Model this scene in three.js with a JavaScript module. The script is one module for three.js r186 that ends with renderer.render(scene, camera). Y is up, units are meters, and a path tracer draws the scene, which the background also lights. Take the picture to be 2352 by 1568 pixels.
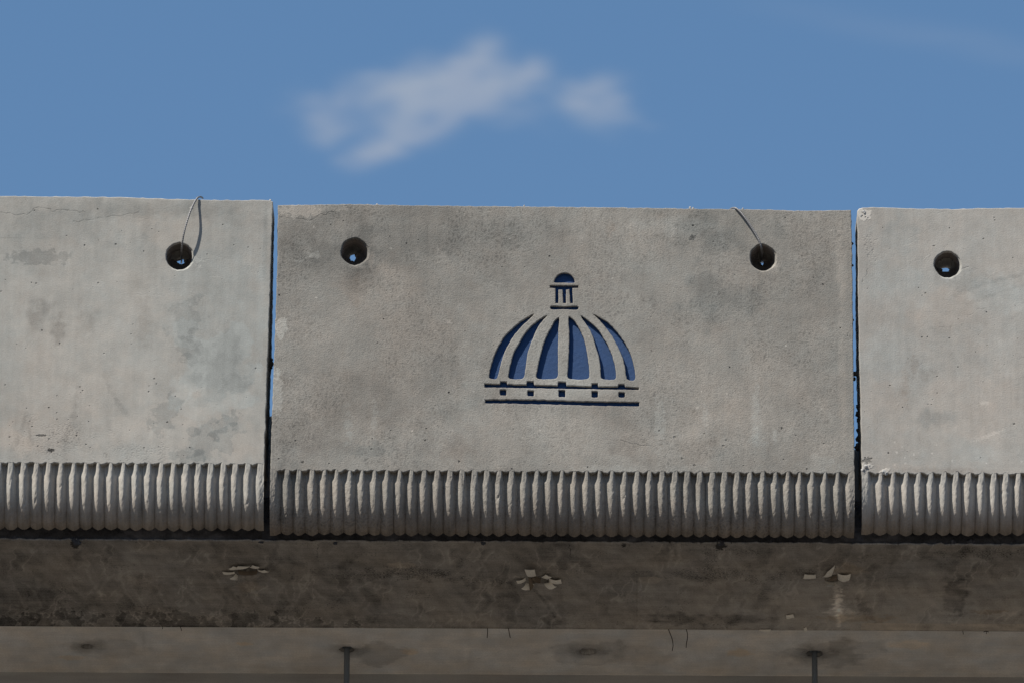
import * as THREE from 'three';
import { mergeGeometries, mergeVertices } from 'three/addons/utils/BufferGeometryUtils.js';

// ------------------------------------------------------------------ camera
const RAD = Math.PI / 180, PITCH = 26 * RAD, DIST = 27, ASPECT = 1024 / 682;
const EXPOSURE = 1.3;
const scene = new THREE.Scene();
const camera = new THREE.PerspectiveCamera(4.16, ASPECT, 1, 9000);
const TARGET = new THREE.Vector3(0, 13.5, 0);
camera.position.set(0, TARGET.y - DIST * Math.sin(PITCH), DIST * Math.cos(PITCH));
camera.lookAt(TARGET);
camera.rotateZ(0.3 * RAD);
camera.updateProjectionMatrix();
camera.updateMatrixWorld(true);
scene.add(camera);

// ------------------------------------------------------------------ sun, exposure
const SUN = new THREE.Vector3(-1.2, 2.18, 1).normalize();
const sun = new THREE.DirectionalLight(new THREE.Color(1.0, 0.95, 0.88), 5);
sun.position.copy(TARGET).addScaledVector(SUN, 60);
sun.target.position.copy(TARGET);
sun.castShadow = true;
sun.shadow.mapSize.set(4096, 4096);
sun.shadow.radius = 1;
Object.assign(sun.shadow.camera, { left: -6, right: 6, top: 6, bottom: -6, near: 1, far: 140 });
scene.add(sun, sun.target);
const renderer = new THREE.WebGLRenderer({ antialias: true });
renderer.setSize(1024, 682);
renderer.toneMapping = THREE.LinearToneMapping;
renderer.toneMappingExposure = EXPOSURE;
renderer.shadowMap.enabled = true;

// ------------------------------------------------------------------ numbers and noise
function rng(seed) { let a = seed >>> 0; return () => { a = (a + 0x6D2B79F5) | 0; let t = Math.imul(a ^ (a >>> 15), 1 | a); t = (t + Math.imul(t ^ (t >>> 7), 61 | t)) ^ t; return ((t ^ (t >>> 14)) >>> 0) / 4294967296; }; }
const PERM = new Uint8Array(512), GX = new Float32Array(256), GY = new Float32Array(256);
{
  const r = rng(77), p = [...Array(256).keys()];
  for (let i = 255; i > 0; i--) { const j = Math.floor(r() * (i + 1)); [p[i], p[j]] = [p[j], p[i]]; }
  for (let i = 0; i < 512; i++) PERM[i] = p[i & 255];
  for (let i = 0; i < 256; i++) { const a = r() * Math.PI * 2; GX[i] = Math.cos(a) * 1.5; GY[i] = Math.sin(a) * 1.5; }
}
function perlin(x, y) {
  const fx = Math.floor(x), fy = Math.floor(y), u = x - fx, v = y - fy, ix = fx & 255, iy = fy & 255;
  const a = PERM[ix] + iy, b = PERM[ix + 1] + iy, g0 = PERM[a], g1 = PERM[b], g2 = PERM[a + 1], g3 = PERM[b + 1];
  const s = u * u * u * (u * (u * 6 - 15) + 10), t = v * v * v * (v * (v * 6 - 15) + 10);
  const n0 = GX[g0] * u + GY[g0] * v, n1 = GX[g1] * (u - 1) + GY[g1] * v, n2 = GX[g2] * u + GY[g2] * (v - 1), n3 = GX[g3] * (u - 1) + GY[g3] * (v - 1);
  const m0 = n0 + s * (n1 - n0), m1 = n2 + s * (n3 - n2);
  return m0 + t * (m1 - m0);
}
function fbm(x, y, n = 4) { let s = 0, a = 1, w = 0; for (let i = 0; i < n; i++) { s += a * perlin(x, y); w += a; a *= 0.5; x = x * 2.03 + 17.3; y = y * 2.03 + 9.1; } return s / w * 1.5; }
const sstep = (a, b, x) => { const t = Math.min(1, Math.max(0, (x - a) / (b - a))); return t * t * (3 - 2 * t); };
const lin = (c) => (c <= 0.04045 ? c / 12.92 : ((c + 0.055) / 1.055) ** 2.4);
const s8 = (r, g, b) => [lin(r / 255), lin(g / 255), lin(b / 255)];
const mix = (a, b, t) => a + (b - a) * t;

// the picture is measured on a grid 2352 wide; a point of it on an upright plane (depth z) or on a level plane (height y)
const ray = (px, py) => new THREE.Vector3(px / 1176 - 1, 1 - py / 784, 0.5).unproject(camera).sub(camera.position).normalize();
const V = (px, py, z = 0) => { const d = ray(px, py); return d.multiplyScalar((z - camera.position.z) / d.z).add(camera.position); };
const H = (px, py, y) => { const d = ray(px, py); return d.multiplyScalar((y - camera.position.y) / d.y).add(camera.position); };
const PX = V(1177, 784).x - V(1176, 784).x, PY = V(1176, 783).y - V(1176, 784).y;   // metres per grid step on the panel faces

// ------------------------------------------------------------------ sky: air, one torn cloud and a thin veil
{
  const W = 4096, Hh = 4096, data = new Float32Array(W * Hh * 4);
  const view = new THREE.Matrix4().multiplyMatrices(camera.projectionMatrix, camera.matrixWorldInverse), p = new THREE.Vector3();
  const low = s8(103, 141, 184), mid = s8(88, 126, 170), high = s8(60, 95, 146), hor = s8(128, 156, 190);
  const puff = [[735, 262, 48, 58, -30, 0.62], [805, 232, 60, 42, -45, 0.8], [850, 208, 60, 34, -20, 0.6], [960, 200, 105, 50, -14, 0.9], [1060, 215, 95, 62, -10, 0.95], [1000, 262, 95, 46, -30, 0.75], [1112, 130, 44, 58, 12, 0.8], [1215, 172, 62, 36, -8, 0.75], [1150, 170, 60, 40, 0, 0.5],
    [930, 310, 70, 38, -36, 0.8], [865, 352, 82, 26, -16, 0.8], [800, 366, 46, 18, -10, 0.4], [1165, 262, 88, 30, 4, 0.38], [1235, 300, 56, 26, 30, 0.2], [1350, 220, 52, 52, -10, 0.6], [1400, 205, 46, 46, 0, 0.5], [1412, 282, 30, 42, 25, 0.42], [1335, 282, 26, 52, 20, 0.32], [1498, 300, 24, 20, 0, 0.36], [1455, 272, 34, 18, 40, 0.34], [680, 232, 40, 46, 0, 0.26], [745, 322, 30, 36, 20, 0.36], [1000, 130, 80, 26, -14, 0.3], [640, 262, 28, 22, 0, 0.1], [840, 275, 85, 50, -25, 0.45], [1000, 235, 150, 62, -16, 0.5], [1282, 215, 56, 40, 0, 0.36], [1375, 245, 66, 56, 0, 0.36], [1090, 190, 120, 50, -6, 0.5], [1190, 225, 80, 36, 0, 0.35]];
  for (let j = 0; j < Hh; j++) {
    const up = ((j + 0.5) / Hh - 0.5) * Math.PI, y = Math.sin(up), cy = Math.cos(up), e = up / RAD;
    const base = [0, 1, 2].map((c) => {
      if (e < 0) return mix(hor[c], [0.2, 0.19, 0.175][c], sstep(0, -6, e));
      if (e < 12) return mix(hor[c], low[c], sstep(0, 12, e) * 0.86 + 0.02 * 0);
      if (e < 24) return mix(mix(hor[c], low[c], 0.86), low[c], sstep(12, 24, e));
      if (e < 30) return mix(low[c], mid[c], (e - 24) / 6);
      return mix(mid[c], high[c], sstep(30, 90, e) * 0.9 + 0.1 * Math.min(1, (e - 30) / 60));
    });
    for (let i = 0; i < W; i++) {
      const round = ((i + 0.5) / W - 0.5) * 2 * Math.PI, x = Math.cos(round) * cy, z = Math.sin(round) * cy, k = (j * W + i) * 4;
      const c = x * SUN.x + y * SUN.y + z * SUN.z, glow = e > 0 ? 0.16 * Math.exp((c - 1) * 9) + 0.03 * Math.exp((c - 1) * 2.2) : 0;
      let r = base[0] + glow * 0.9, g = base[1] + glow * 0.9, b = base[2] + glow * 0.85;
      if (e > 20 && e < 33 && z < 0 && Math.abs(x) < 0.25) {
        p.set(x, y, z).multiplyScalar(100).add(camera.position).applyMatrix4(view);
        const px = (p.x + 1) * 1176, py = (1 - p.y) * 784;
        const wx = px + 22 * fbm(px / 70, py / 70, 4), wy = py + 20 * fbm(px / 70 + 31, py / 70 + 7, 4);
        let keep = 1;
        for (const [cx, cyy, rx, ry, rot, amp] of puff) {
          const ca = Math.cos(rot * RAD), sa = Math.sin(rot * RAD), dx = wx - cx, dy = wy - cyy, u = (dx * ca + dy * sa) / rx, v = (-dx * sa + dy * ca) / ry;
          keep *= 1 - amp * 0.9 * Math.exp(-(u * u + v * v) * 1.1);
        }
        let d = 1 - keep;
        d = sstep(0.04, 1.1, d * (0.97 + 0.5 * fbm((px * 0.87 - py * 0.5) / 130 + 5, (px * 0.5 + py * 0.87) / 52, 4)) + 0.16 * fbm(px / 40, py / 26, 3) * sstep(0.03, 0.3, d));
        const bright = 0.5 + 0.5 * fbm(px / 170 + 3, py / 120 + 40, 2);
        const veil = 0.10 * sstep(0.35, 0, Math.abs((py - 14 - (px - 1780) * 0.19) / 170 - 0.0)) * sstep(1500, 2100, px) * (0.7 + 0.6 * fbm(px / 300, py / 60, 2));
        const t = d * 0.8 + veil;
        r = mix(r, mix(0.31, 0.40, bright), t); g = mix(g, mix(0.375, 0.45, bright), t); b = mix(b, mix(0.50, 0.53, bright), t);
      }
      data[k] = r / EXPOSURE; data[k + 1] = g / EXPOSURE; data[k + 2] = b / EXPOSURE; data[k + 3] = 1;
    }
  }
  const sky = new THREE.DataTexture(data, W, Hh, THREE.RGBAFormat, THREE.FloatType);
  sky.mapping = THREE.EquirectangularReflectionMapping; sky.magFilter = THREE.LinearFilter; sky.minFilter = THREE.LinearFilter; sky.needsUpdate = true;
  scene.background = sky; scene.environment = sky;
}

// ------------------------------------------------------------------ textures laid out in metres, with stains stamped where they lie
class Sheet {
  constructor(W, Hh, x0, x1, y0, y1) { Object.assign(this, { W, H: Hh, x0, x1, y0, y1 }); this.L = new Float32Array(W * Hh); this.T = new Float32Array(W * Hh); this.B = new Float32Array(W * Hh).fill(0.5); }
  fill(f) { const { W, H: h } = this; for (let j = 0; j < h; j++) { const y = mix(this.y0, this.y1, (j + 0.5) / h); for (let i = 0; i < W; i++) f(mix(this.x0, this.x1, (i + 0.5) / W), y, j * W + i); } }
  box(ax, bx, ay, by, f) {
    const { W, H: h } = this, i0 = Math.max(0, Math.floor((ax - this.x0) / (this.x1 - this.x0) * W)), i1 = Math.min(W - 1, Math.ceil((bx - this.x0) / (this.x1 - this.x0) * W));
    const j0 = Math.max(0, Math.floor((ay - this.y0) / (this.y1 - this.y0) * h)), j1 = Math.min(h - 1, Math.ceil((by - this.y0) / (this.y1 - this.y0) * h));
    for (let j = j0; j <= j1; j++) for (let i = i0; i <= i1; i++) f(mix(this.x0, this.x1, (i + 0.5) / W), mix(this.y0, this.y1, (j + 0.5) / h), j * W + i);
  }
  stamp(cx, cy, rx, ry, { l = 0, t = 0, b = 0, soft = 0.6, rough = 0.35, rot = 0, ns = 1, speck = 0 }) {
    const R = Math.max(rx, ry) * 1.7, ca = Math.cos(rot * RAD), sa = Math.sin(rot * RAD), m = Math.max(0.004, Math.min(rx, ry)), f = 1.3 * ns / m;
    this.box(cx - R, cx + R, cy - R, cy + R, (x, y, k) => {
      const dx = x - cx, dy = y - cy, u = (dx * ca + dy * sa) / rx, v = (-dx * sa + dy * ca) / ry;
      const d = Math.sqrt(u * u + v * v) + rough * fbm(x * f + cx * 71, y * f + cy * 53, 4);
      let w = 1 - sstep(1 - soft, 1, d);
      if (w <= 0) return;
      if (speck) w *= sstep(0.05, 0.35, perlin(x * speck, y * speck * 1.5) + 0.5 * perlin(x * speck * 2.3 + 4, y * speck * 3));
      this.L[k] += l * w; this.T[k] += t * w; this.B[k] += b * w;
    });
  }
  line(pts, width, { l = 0, t = 0, b = 0, wob = 1 }) {
    let ax = 1e9, bx = -1e9, ay = 1e9, by = -1e9; for (const [x, y] of pts) { ax = Math.min(ax, x); bx = Math.max(bx, x); ay = Math.min(ay, y); by = Math.max(by, y); }
    const m = width * 4 + 0.01;
    this.box(ax - m, bx + m, ay - m, by + m, (x, y, k) => {
      const X = x + wob * 0.006 * fbm(x * 40, y * 40 + 5, 3), Y = y + wob * 0.006 * fbm(x * 40 + 9, y * 40, 3);
      let best = 1e9;
      for (let i = 0; i + 1 < pts.length; i++) {
        const ex = pts[i + 1][0] - pts[i][0], ey = pts[i + 1][1] - pts[i][1], q = Math.min(1, Math.max(0, ((X - pts[i][0]) * ex + (Y - pts[i][1]) * ey) / (ex * ex + ey * ey)));
        best = Math.min(best, Math.hypot(X - pts[i][0] - q * ex, Y - pts[i][1] - q * ey));
      }
      const w = (1 - sstep(0.2, 1, best / width)) * (0.55 + 0.45 * fbm(x * 60 + 3, y * 60, 2));
      if (w > 0) { this.L[k] += l * w; this.T[k] += t * w; this.B[k] += b * w; }
    });
  }
  material(base, { bumpScale = 0.004, roughness = 0.93, mirror = false, warm = [1.045, 0.995, 0.965] } = {}) {
    const n = this.W * this.H, px = new Uint8Array(n * 4), bp = new Uint8Array(n * 4);
    const enc = (c) => 255 * (c <= 0.0031308 ? c * 12.92 : 1.055 * Math.min(1, c) ** (1 / 2.4) - 0.055);
    for (let k = 0; k < n; k++) {
      const l = Math.max(0.12, 1 + this.L[k]), t = Math.max(-1.5, Math.min(4, this.T[k]));
      for (let c = 0; c < 3; c++) px[k * 4 + c] = Math.max(0, Math.min(255, enc(Math.max(0, base[c] * l * (1 + (warm[c] - 1) * t)))));
      px[k * 4 + 3] = 255;
      bp[k * 4] = bp[k * 4 + 1] = bp[k * 4 + 2] = Math.max(0, Math.min(255, Math.round(this.B[k] * 255))); bp[k * 4 + 3] = 255;
    }
    const wrap = mirror ? THREE.MirroredRepeatWrapping : THREE.ClampToEdgeWrapping;
    const tex = (d, srgb) => { const t = new THREE.DataTexture(d, this.W, this.H, THREE.RGBAFormat); t.magFilter = THREE.LinearFilter; t.wrapS = t.wrapT = wrap; if (srgb) t.colorSpace = THREE.SRGBColorSpace; t.needsUpdate = true; return t; };
    return new THREE.MeshStandardMaterial({ map: tex(px, true), bumpMap: tex(bp), bumpScale, roughness, metalness: 0 });
  }
}
const KL = 0.98;                                             // what full sun and sky on the panel faces make of a base colour
const lit = (r, g, b) => s8(r, g, b).map((c) => c / KL);

// ------------------------------------------------------------------ scene helpers
const taken = new Map();
const numbered = (name) => { const n = taken.get(name) ?? 0; taken.set(name, n + 1); return n ? `${name}_${String(n).padStart(3, '0')}` : name; };
function shade(o) { o.traverse((m) => { if (m.isMesh) { m.castShadow = true; m.receiveShadow = true; } }); return o; }
function thing(name, label, category, at = new THREE.Vector3(), group) {
  const o = new THREE.Group(); o.name = numbered(name); o.position.copy(at); o.userData = { label, category }; if (group) o.userData.group = group;
  scene.add(o); return o;
}
function part(name, geo, mat, parent) {                       // geometry in world metres, hung under its thing
  const m = new THREE.Mesh(geo, mat); m.name = name;
  if (parent) { let q = parent; const off = new THREE.Vector3(); while (q && q !== scene) { off.add(q.position); q = q.parent; } geo.translate(-off.x, -off.y, -off.z); parent.add(m); } else scene.add(m);
  return shade(m);
}
const flat = (g) => { const o = g.index ? g.toNonIndexed() : g; for (const k of Object.keys(o.attributes)) if (!['position', 'normal', 'uv'].includes(k)) o.deleteAttribute(k); return o; };
function uvBy(g, f) { const p = g.attributes.position, a = new Float32Array(p.count * 2); for (let i = 0; i < p.count; i++) { const [u, v] = f(p.getX(i), p.getY(i), p.getZ(i)); a[i * 2] = u; a[i * 2 + 1] = v; } g.setAttribute('uv', new THREE.BufferAttribute(a, 2)); return g; }
function grid(nu, nv, f, uvf) {                               // sheet of (nu+1) x (nv+1) points with smooth normals
  const pos = [], uv = [], idx = [];
  for (let j = 0; j <= nv; j++) for (let i = 0; i <= nu; i++) { const p = f(i / nu, j / nv); pos.push(p[0], p[1], p[2]); const q = uvf ? uvf(i / nu, j / nv, p) : [i / nu, j / nv]; uv.push(q[0], q[1]); }
  for (let j = 0; j < nv; j++) for (let i = 0; i < nu; i++) { const a = j * (nu + 1) + i, b = a + 1, c = a + nu + 1, d = c + 1; idx.push(a, c, b, b, c, d); }
  const g = new THREE.BufferGeometry(); g.setAttribute('position', new THREE.Float32BufferAttribute(pos, 3)); g.setAttribute('uv', new THREE.Float32BufferAttribute(uv, 2)); g.setIndex(idx); g.computeVertexNormals(); return g;
}
function densify(pts, step, jit, r, closed = true) {          // an edge cast in concrete is never a ruled line
  const out = [], n = pts.length;
  for (let i = 0; i < (closed ? n : n - 1); i++) {
    const [ax, ay] = pts[i], [bx, by] = pts[(i + 1) % n], len = Math.hypot(bx - ax, by - ay), m = Math.max(1, Math.round(len / step));
    const nx = -(by - ay) / (len || 1), ny = (bx - ax) / (len || 1);
    for (let k = 0; k < m; k++) { const t = k / m, d = k ? jit * (1.6 * fbm(ax * 37 + t * len * 55, ay * 29 + 3, 3) + (r() - 0.5) * 0.7) : 0; out.push([mix(ax, bx, t) + nx * d, mix(ay, by, t) + ny * d]); }
  }
  return out;
}
function smooth(pts, step, jit, r) {                          // closed outline through points; corners stay where the points crowd
  const c = new THREE.CatmullRomCurve3(pts.map(([x, y]) => new THREE.Vector3(x, y, 0)), true, 'centripetal');
  const n = Math.max(pts.length * 2, Math.round(c.getLength() / step)), out = [];
  for (let i = 0; i < n; i++) { const p = c.getPointAt(i / n); out.push([p.x + (r() - 0.5) * jit, p.y + (r() - 0.5) * jit]); }
  return out;
}
const v2 = (a) => a.map(([x, y]) => new THREE.Vector2(x, y));
function lump(c, r, seed, squash = [1, 1, 1]) {
  const g = mergeVertices(new THREE.IcosahedronGeometry(1, 3).deleteAttribute('normal').deleteAttribute('uv')), p = g.attributes.position;
  for (let i = 0; i < p.count; i++) { const x = p.getX(i), y = p.getY(i), z = p.getZ(i), k = r * (1 + 0.45 * fbm(x * 1.3 + seed * 7.7, y * 1.3 + z * 0.9 + seed, 3)); p.setXYZ(i, c.x + x * k * squash[0], c.y + y * k * squash[1], c.z + z * k * squash[2]); }
  g.computeVertexNormals(); uvBy(g, (x, y) => [x * 4, y * 4]); return g;
}

// ------------------------------------------------------------------ ground and bridge
const FACE = 0.0142, THICK = 0.11, CURVE = 0.08, CUT = 0.0175;   // front layer, panel, depth of the curved foot, depth of its flutes
const zEdge = -0.132, yS = V(1300, 1248, zEdge).y;
const zStep = H(1176, 1444, yS).z, yL = yS + 0.011, zGirder = H(1176, 1549, yL).z;
{
  const S = new Sheet(512, 512, 0, 6, 0, 6);
  S.fill((x, y, k) => { S.L[k] = 0.25 * fbm(x * 0.8, y * 0.8, 5) + 0.2 * perlin(x * 30, y * 30); });
  const m = S.material([0.096, 0.084, 0.070], { mirror: true, bumpScale: 0.01 });
  const g = new THREE.CircleGeometry(3500, 96).rotateX(-Math.PI / 2); uvBy(g, (x, y, z) => [x / 6, z / 6]);
  const o = part('ground', g, m); o.userData = { kind: 'structure', label: 'dry sunlit earth under and around the bridge', category: 'ground' };
}
const deck = thing('bridge_deck', 'shaded concrete bridge deck whose stained underside shows below the parapet panels', 'bridge', new THREE.Vector3(0, 0, -4));
const rb = rng(5);
// underside, front strip: dark, wet-stained
const SX0 = -1.76, SX1 = 1.76;
const hx = (px, py) => { const p = H(px, py, yS); return [p.x, p.z]; }, hl = (px, py) => { const p = H(px, py, yL); return [p.x, p.z]; };
const QX = PX, QZ = Math.abs(H(1176, 1340, yS).z - H(1176, 1341, yS).z);
const sleeves = [[566, 1311], [1247, 1331], [1912, 1327]], ties = [[200, 1484, 16, 0], [797, 1491, 20, 1], [1350, 1496, 24, 0], [1871, 1501, 22, 1]];
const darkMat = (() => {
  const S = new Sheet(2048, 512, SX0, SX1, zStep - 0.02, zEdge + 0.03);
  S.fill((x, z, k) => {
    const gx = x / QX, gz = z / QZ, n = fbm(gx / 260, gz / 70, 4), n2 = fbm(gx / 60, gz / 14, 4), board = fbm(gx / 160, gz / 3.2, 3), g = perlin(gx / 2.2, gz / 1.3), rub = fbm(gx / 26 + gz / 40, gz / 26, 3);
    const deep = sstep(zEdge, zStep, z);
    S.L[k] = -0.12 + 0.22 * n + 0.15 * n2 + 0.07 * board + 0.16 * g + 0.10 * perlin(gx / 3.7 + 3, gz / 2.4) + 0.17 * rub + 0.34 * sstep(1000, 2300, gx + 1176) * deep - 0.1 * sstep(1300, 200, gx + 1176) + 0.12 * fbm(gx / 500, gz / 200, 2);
    S.T[k] = 1.0 * fbm(gx / 140 + 4, gz / 60, 3) + 0.3;
    const pit = perlin(gx / 4.4, gz / 2.2) + 0.5 * perlin(gx / 2 + 7, gz / 1.2), where = fbm(gx / 90 + 11, gz / 30, 3);
    const w = sstep(0.75, 1.05, pit + 0.45 * where);
    S.B[k] = 0.5 + 0.10 * n2 + 0.06 * g + 0.05 * board - 0.3 * w; S.L[k] -= 0.42 * w;
    const hi = sstep(0.8, 1.0, perlin(gx / 5 + 40, gz / 1.6) + 0.4 * where); S.L[k] += 0.3 * hi;
  });
  const st = (px, py, rx, ry, o) => S.stamp(...hx(px, py), rx * QX, ry * QZ, o), ln = (pts, w, o) => S.line(pts.map((p) => hx(...p)), w * QX, o);
  st(930, 1312, 110, 18, { l: -0.5, b: -0.25, soft: 0.5, rough: 0.7, speck: 190 }); st(980, 1320, 90, 14, { l: -0.45, b: -0.2, rough: 0.8, speck: 210 }); st(830, 1325, 90, 12, { l: -0.4, b: -0.2, rough: 0.8, speck: 210 }); st(1060, 1330, 60, 12, { l: -0.4, b: -0.2, rough: 0.8, speck: 210 });
  st(1140, 1335, 60, 10, { l: -0.35, b: -0.2, rough: 0.8, speck: 210 });
  st(925, 1297, 40, 7, { l: 0.25, t: 0.9, soft: 0.3, rough: 0.25 }); st(1493, 1331, 32, 9, { l: 0.22, t: 0.7, soft: 0.25, rough: 0.2 });
  st(1650, 1320, 170, 22, { l: -0.5, b: -0.2, rough: 0.8, speck: 200 }); st(1630, 1290, 18, 60, { l: -0.5, rough: 0.8, speck: 230 }); st(1850, 1315, 50, 16, { l: -0.45, rough: 0.8, speck: 210 }); st(2260, 1270, 120, 16, { l: -0.5, b: -0.2, rough: 0.8, speck: 200 }); st(1720, 1265, 60, 10, { l: -0.45, rough: 0.8, speck: 210 });
  st(1900, 1330, 50, 26, { l: 0.3, soft: 0.9, rough: 0.6 }); st(1925, 1385, 16, 36, { l: 0.9, soft: 0.8, rough: 0.7 }); st(1932, 1408, 40, 26, { l: 0.6, soft: 0.9, rough: 0.8 }); ln([[1922, 1300], [1908, 1320]], 7, { l: 0.5 });
  ln([[1918, 1345], [1922, 1370], [1930, 1400], [1926, 1438]], 9, { l: 0.9 });
  st(2195, 1370, 40, 60, { l: -0.42, soft: 0.7, rough: 0.5 }); st(1990, 1400, 24, 40, { l: -0.28, soft: 0.9, rough: 0.6, rot: 20 }); st(1560, 1422, 100, 18, { l: -0.45, soft: 0.7, rough: 0.5 }); st(1700, 1420, 90, 18, { l: -0.35, soft: 0.8, rough: 0.6 });
  st(1270, 1424, 34, 14, { l: -0.25, t: 0.6, soft: 0.4, rough: 0.4 }); ln([[1225, 1352], [1255, 1385], [1280, 1425]], 6, { l: -0.3 }); ln([[1235, 1352], [1268, 1388], [1294, 1428]], 5, { l: 0.2 });
  S.box(SX0, hx(980, 1430)[0], hx(0, 1446)[1], hx(0, 1360)[1], (x, z, k) => {
    const gx = x / QX + 1176, gz = (zEdge - z) / QZ + 1249, wx = gx + 14 * fbm(gx / 30, gz / 16, 3), f = fbm(wx / 44 + 6, gz / 46, 3) + 0.35 * fbm(gx / 12, gz / 9, 2) + mix(-0.75, 0.28, sstep(1385, 1434, gz)) - 0.9 * sstep(560, 960, gx);
    S.L[k] -= 0.24 * sstep(-0.05, 0.2, f); S.L[k] += 0.26 * sstep(0.09, 0.03, Math.abs(f + 0.05)) * sstep(1395, 1415, gz);
  });
  S.box(SX0, SX1, zStep, zEdge, (x, z, k) => {
    const gx = x / QX + 1176, gz = (zEdge - z) / QZ + 1249, f = fbm(gx / 46 + gz / 130 + 0.25 * fbm(gx / 60, gz / 24, 2), gz / 120 + 8, 3);
    S.L[k] += 0.26 * sstep(0.09, 0.0, Math.abs(f - 0.12)) * sstep(-0.1, 0.4, fbm(gx / 120, gz / 60 + 3, 2)) - 0.16 * sstep(0.15, 0.5, f);
  });
  for (let i = 0; i < 16; i++) { const x = 20 + i * 47 + 17 * Math.sin(i * 4.1); ln([[x, 1320 + 20 * Math.sin(i)], [x + 16 + 8 * Math.sin(i * 2), 1352], [x + 40, 1385 + 10 * Math.cos(i)]], 6, { l: 0.26 }); }
  for (const [x, a, b] of [[1098, 1256, 1290], [1540, 1256, 1300], [1558, 1258, 1300], [1660, 1256, 1282], [1800, 1256, 1280], [1980, 1250, 1285], [1105, 1290, 1310], [2096, 1252, 1290]]) ln([[x, a], [x + 4, (a + b) / 2], [x - 8, b]], 6, { l: 0.32 });
  S.box(...[hx(1464, 1420)[0], hx(2400, 1420)[0]], zStep - 0.02, hx(1464, 1334)[1], (x, z, k) => { S.L[k] += 0.06; });
  ln([[1463, 1334], [1463, 1427]], 2, { l: -0.3, t: 1, wob: 0.3 }); ln([[1463, 1427], [1540, 1427]], 2, { l: -0.2, t: 1.5, wob: 0.4 }); ln([[0, 1378], [200, 1379], [380, 1380]], 1.6, { l: -0.25, wob: 0.3 });
  ln([[860, 1409], [900, 1408], [930, 1409]], 2, { l: 0.5, t: 1 });
  st(1655, 1254, 14, 9, { l: -0.85, soft: 0.4, rough: 0.6 }); st(173, 1250, 13, 9, { l: -0.85, soft: 0.4, rough: 0.6 }); st(1433, 1252, 6, 5, { l: -0.8, soft: 0.4, rough: 0.6 }); ln([[729, 1250], [730, 1262], [727, 1280]], 1.6, { l: -0.7 }); ln([[1308, 1250], [1309, 1262], [1312, 1280]], 1.6, { l: -0.7 });
  for (const [x, y] of sleeves) { st(x, y + 2, 62, 13, { l: -0.3, soft: 0.8, rough: 0.5 }); }
  st(575, 1345, 44, 26, { l: 0.0, t: 1.6, soft: 0.8, rough: 0.7 }); st(1950, 1305, 46, 20, { l: 0.06, t: 1.8, soft: 0.8, rough: 0.6 }); st(1975, 1420, 110, 12, { l: -0.1, t: 1.8, rough: 0.6 }); st(2270, 1405, 50, 8, { l: -0.25, t: 1.8, rough: 0.5 });
  S.box(hx(1980, 1430)[0], SX1, hx(2100, 1446)[1], hx(2100, 1432)[1], (x, z, k) => { S.L[k] += 0.22 * (0.7 + 0.6 * fbm(x * 20, z * 40, 3)); S.T[k] += 1.2; });
  ln([[0, 1437], [500, 1438], [1000, 1440], [1600, 1443], [2352, 1449]], 3, { l: -0.35, t: 1.3, wob: 0.5 });
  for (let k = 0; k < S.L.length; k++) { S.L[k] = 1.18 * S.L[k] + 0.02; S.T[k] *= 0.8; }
  return S.material([0.318, 0.29, 0.252], { mirror: true, bumpScale: 0.006, warm: [1.05, 1.0, 0.94] });
})();
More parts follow.
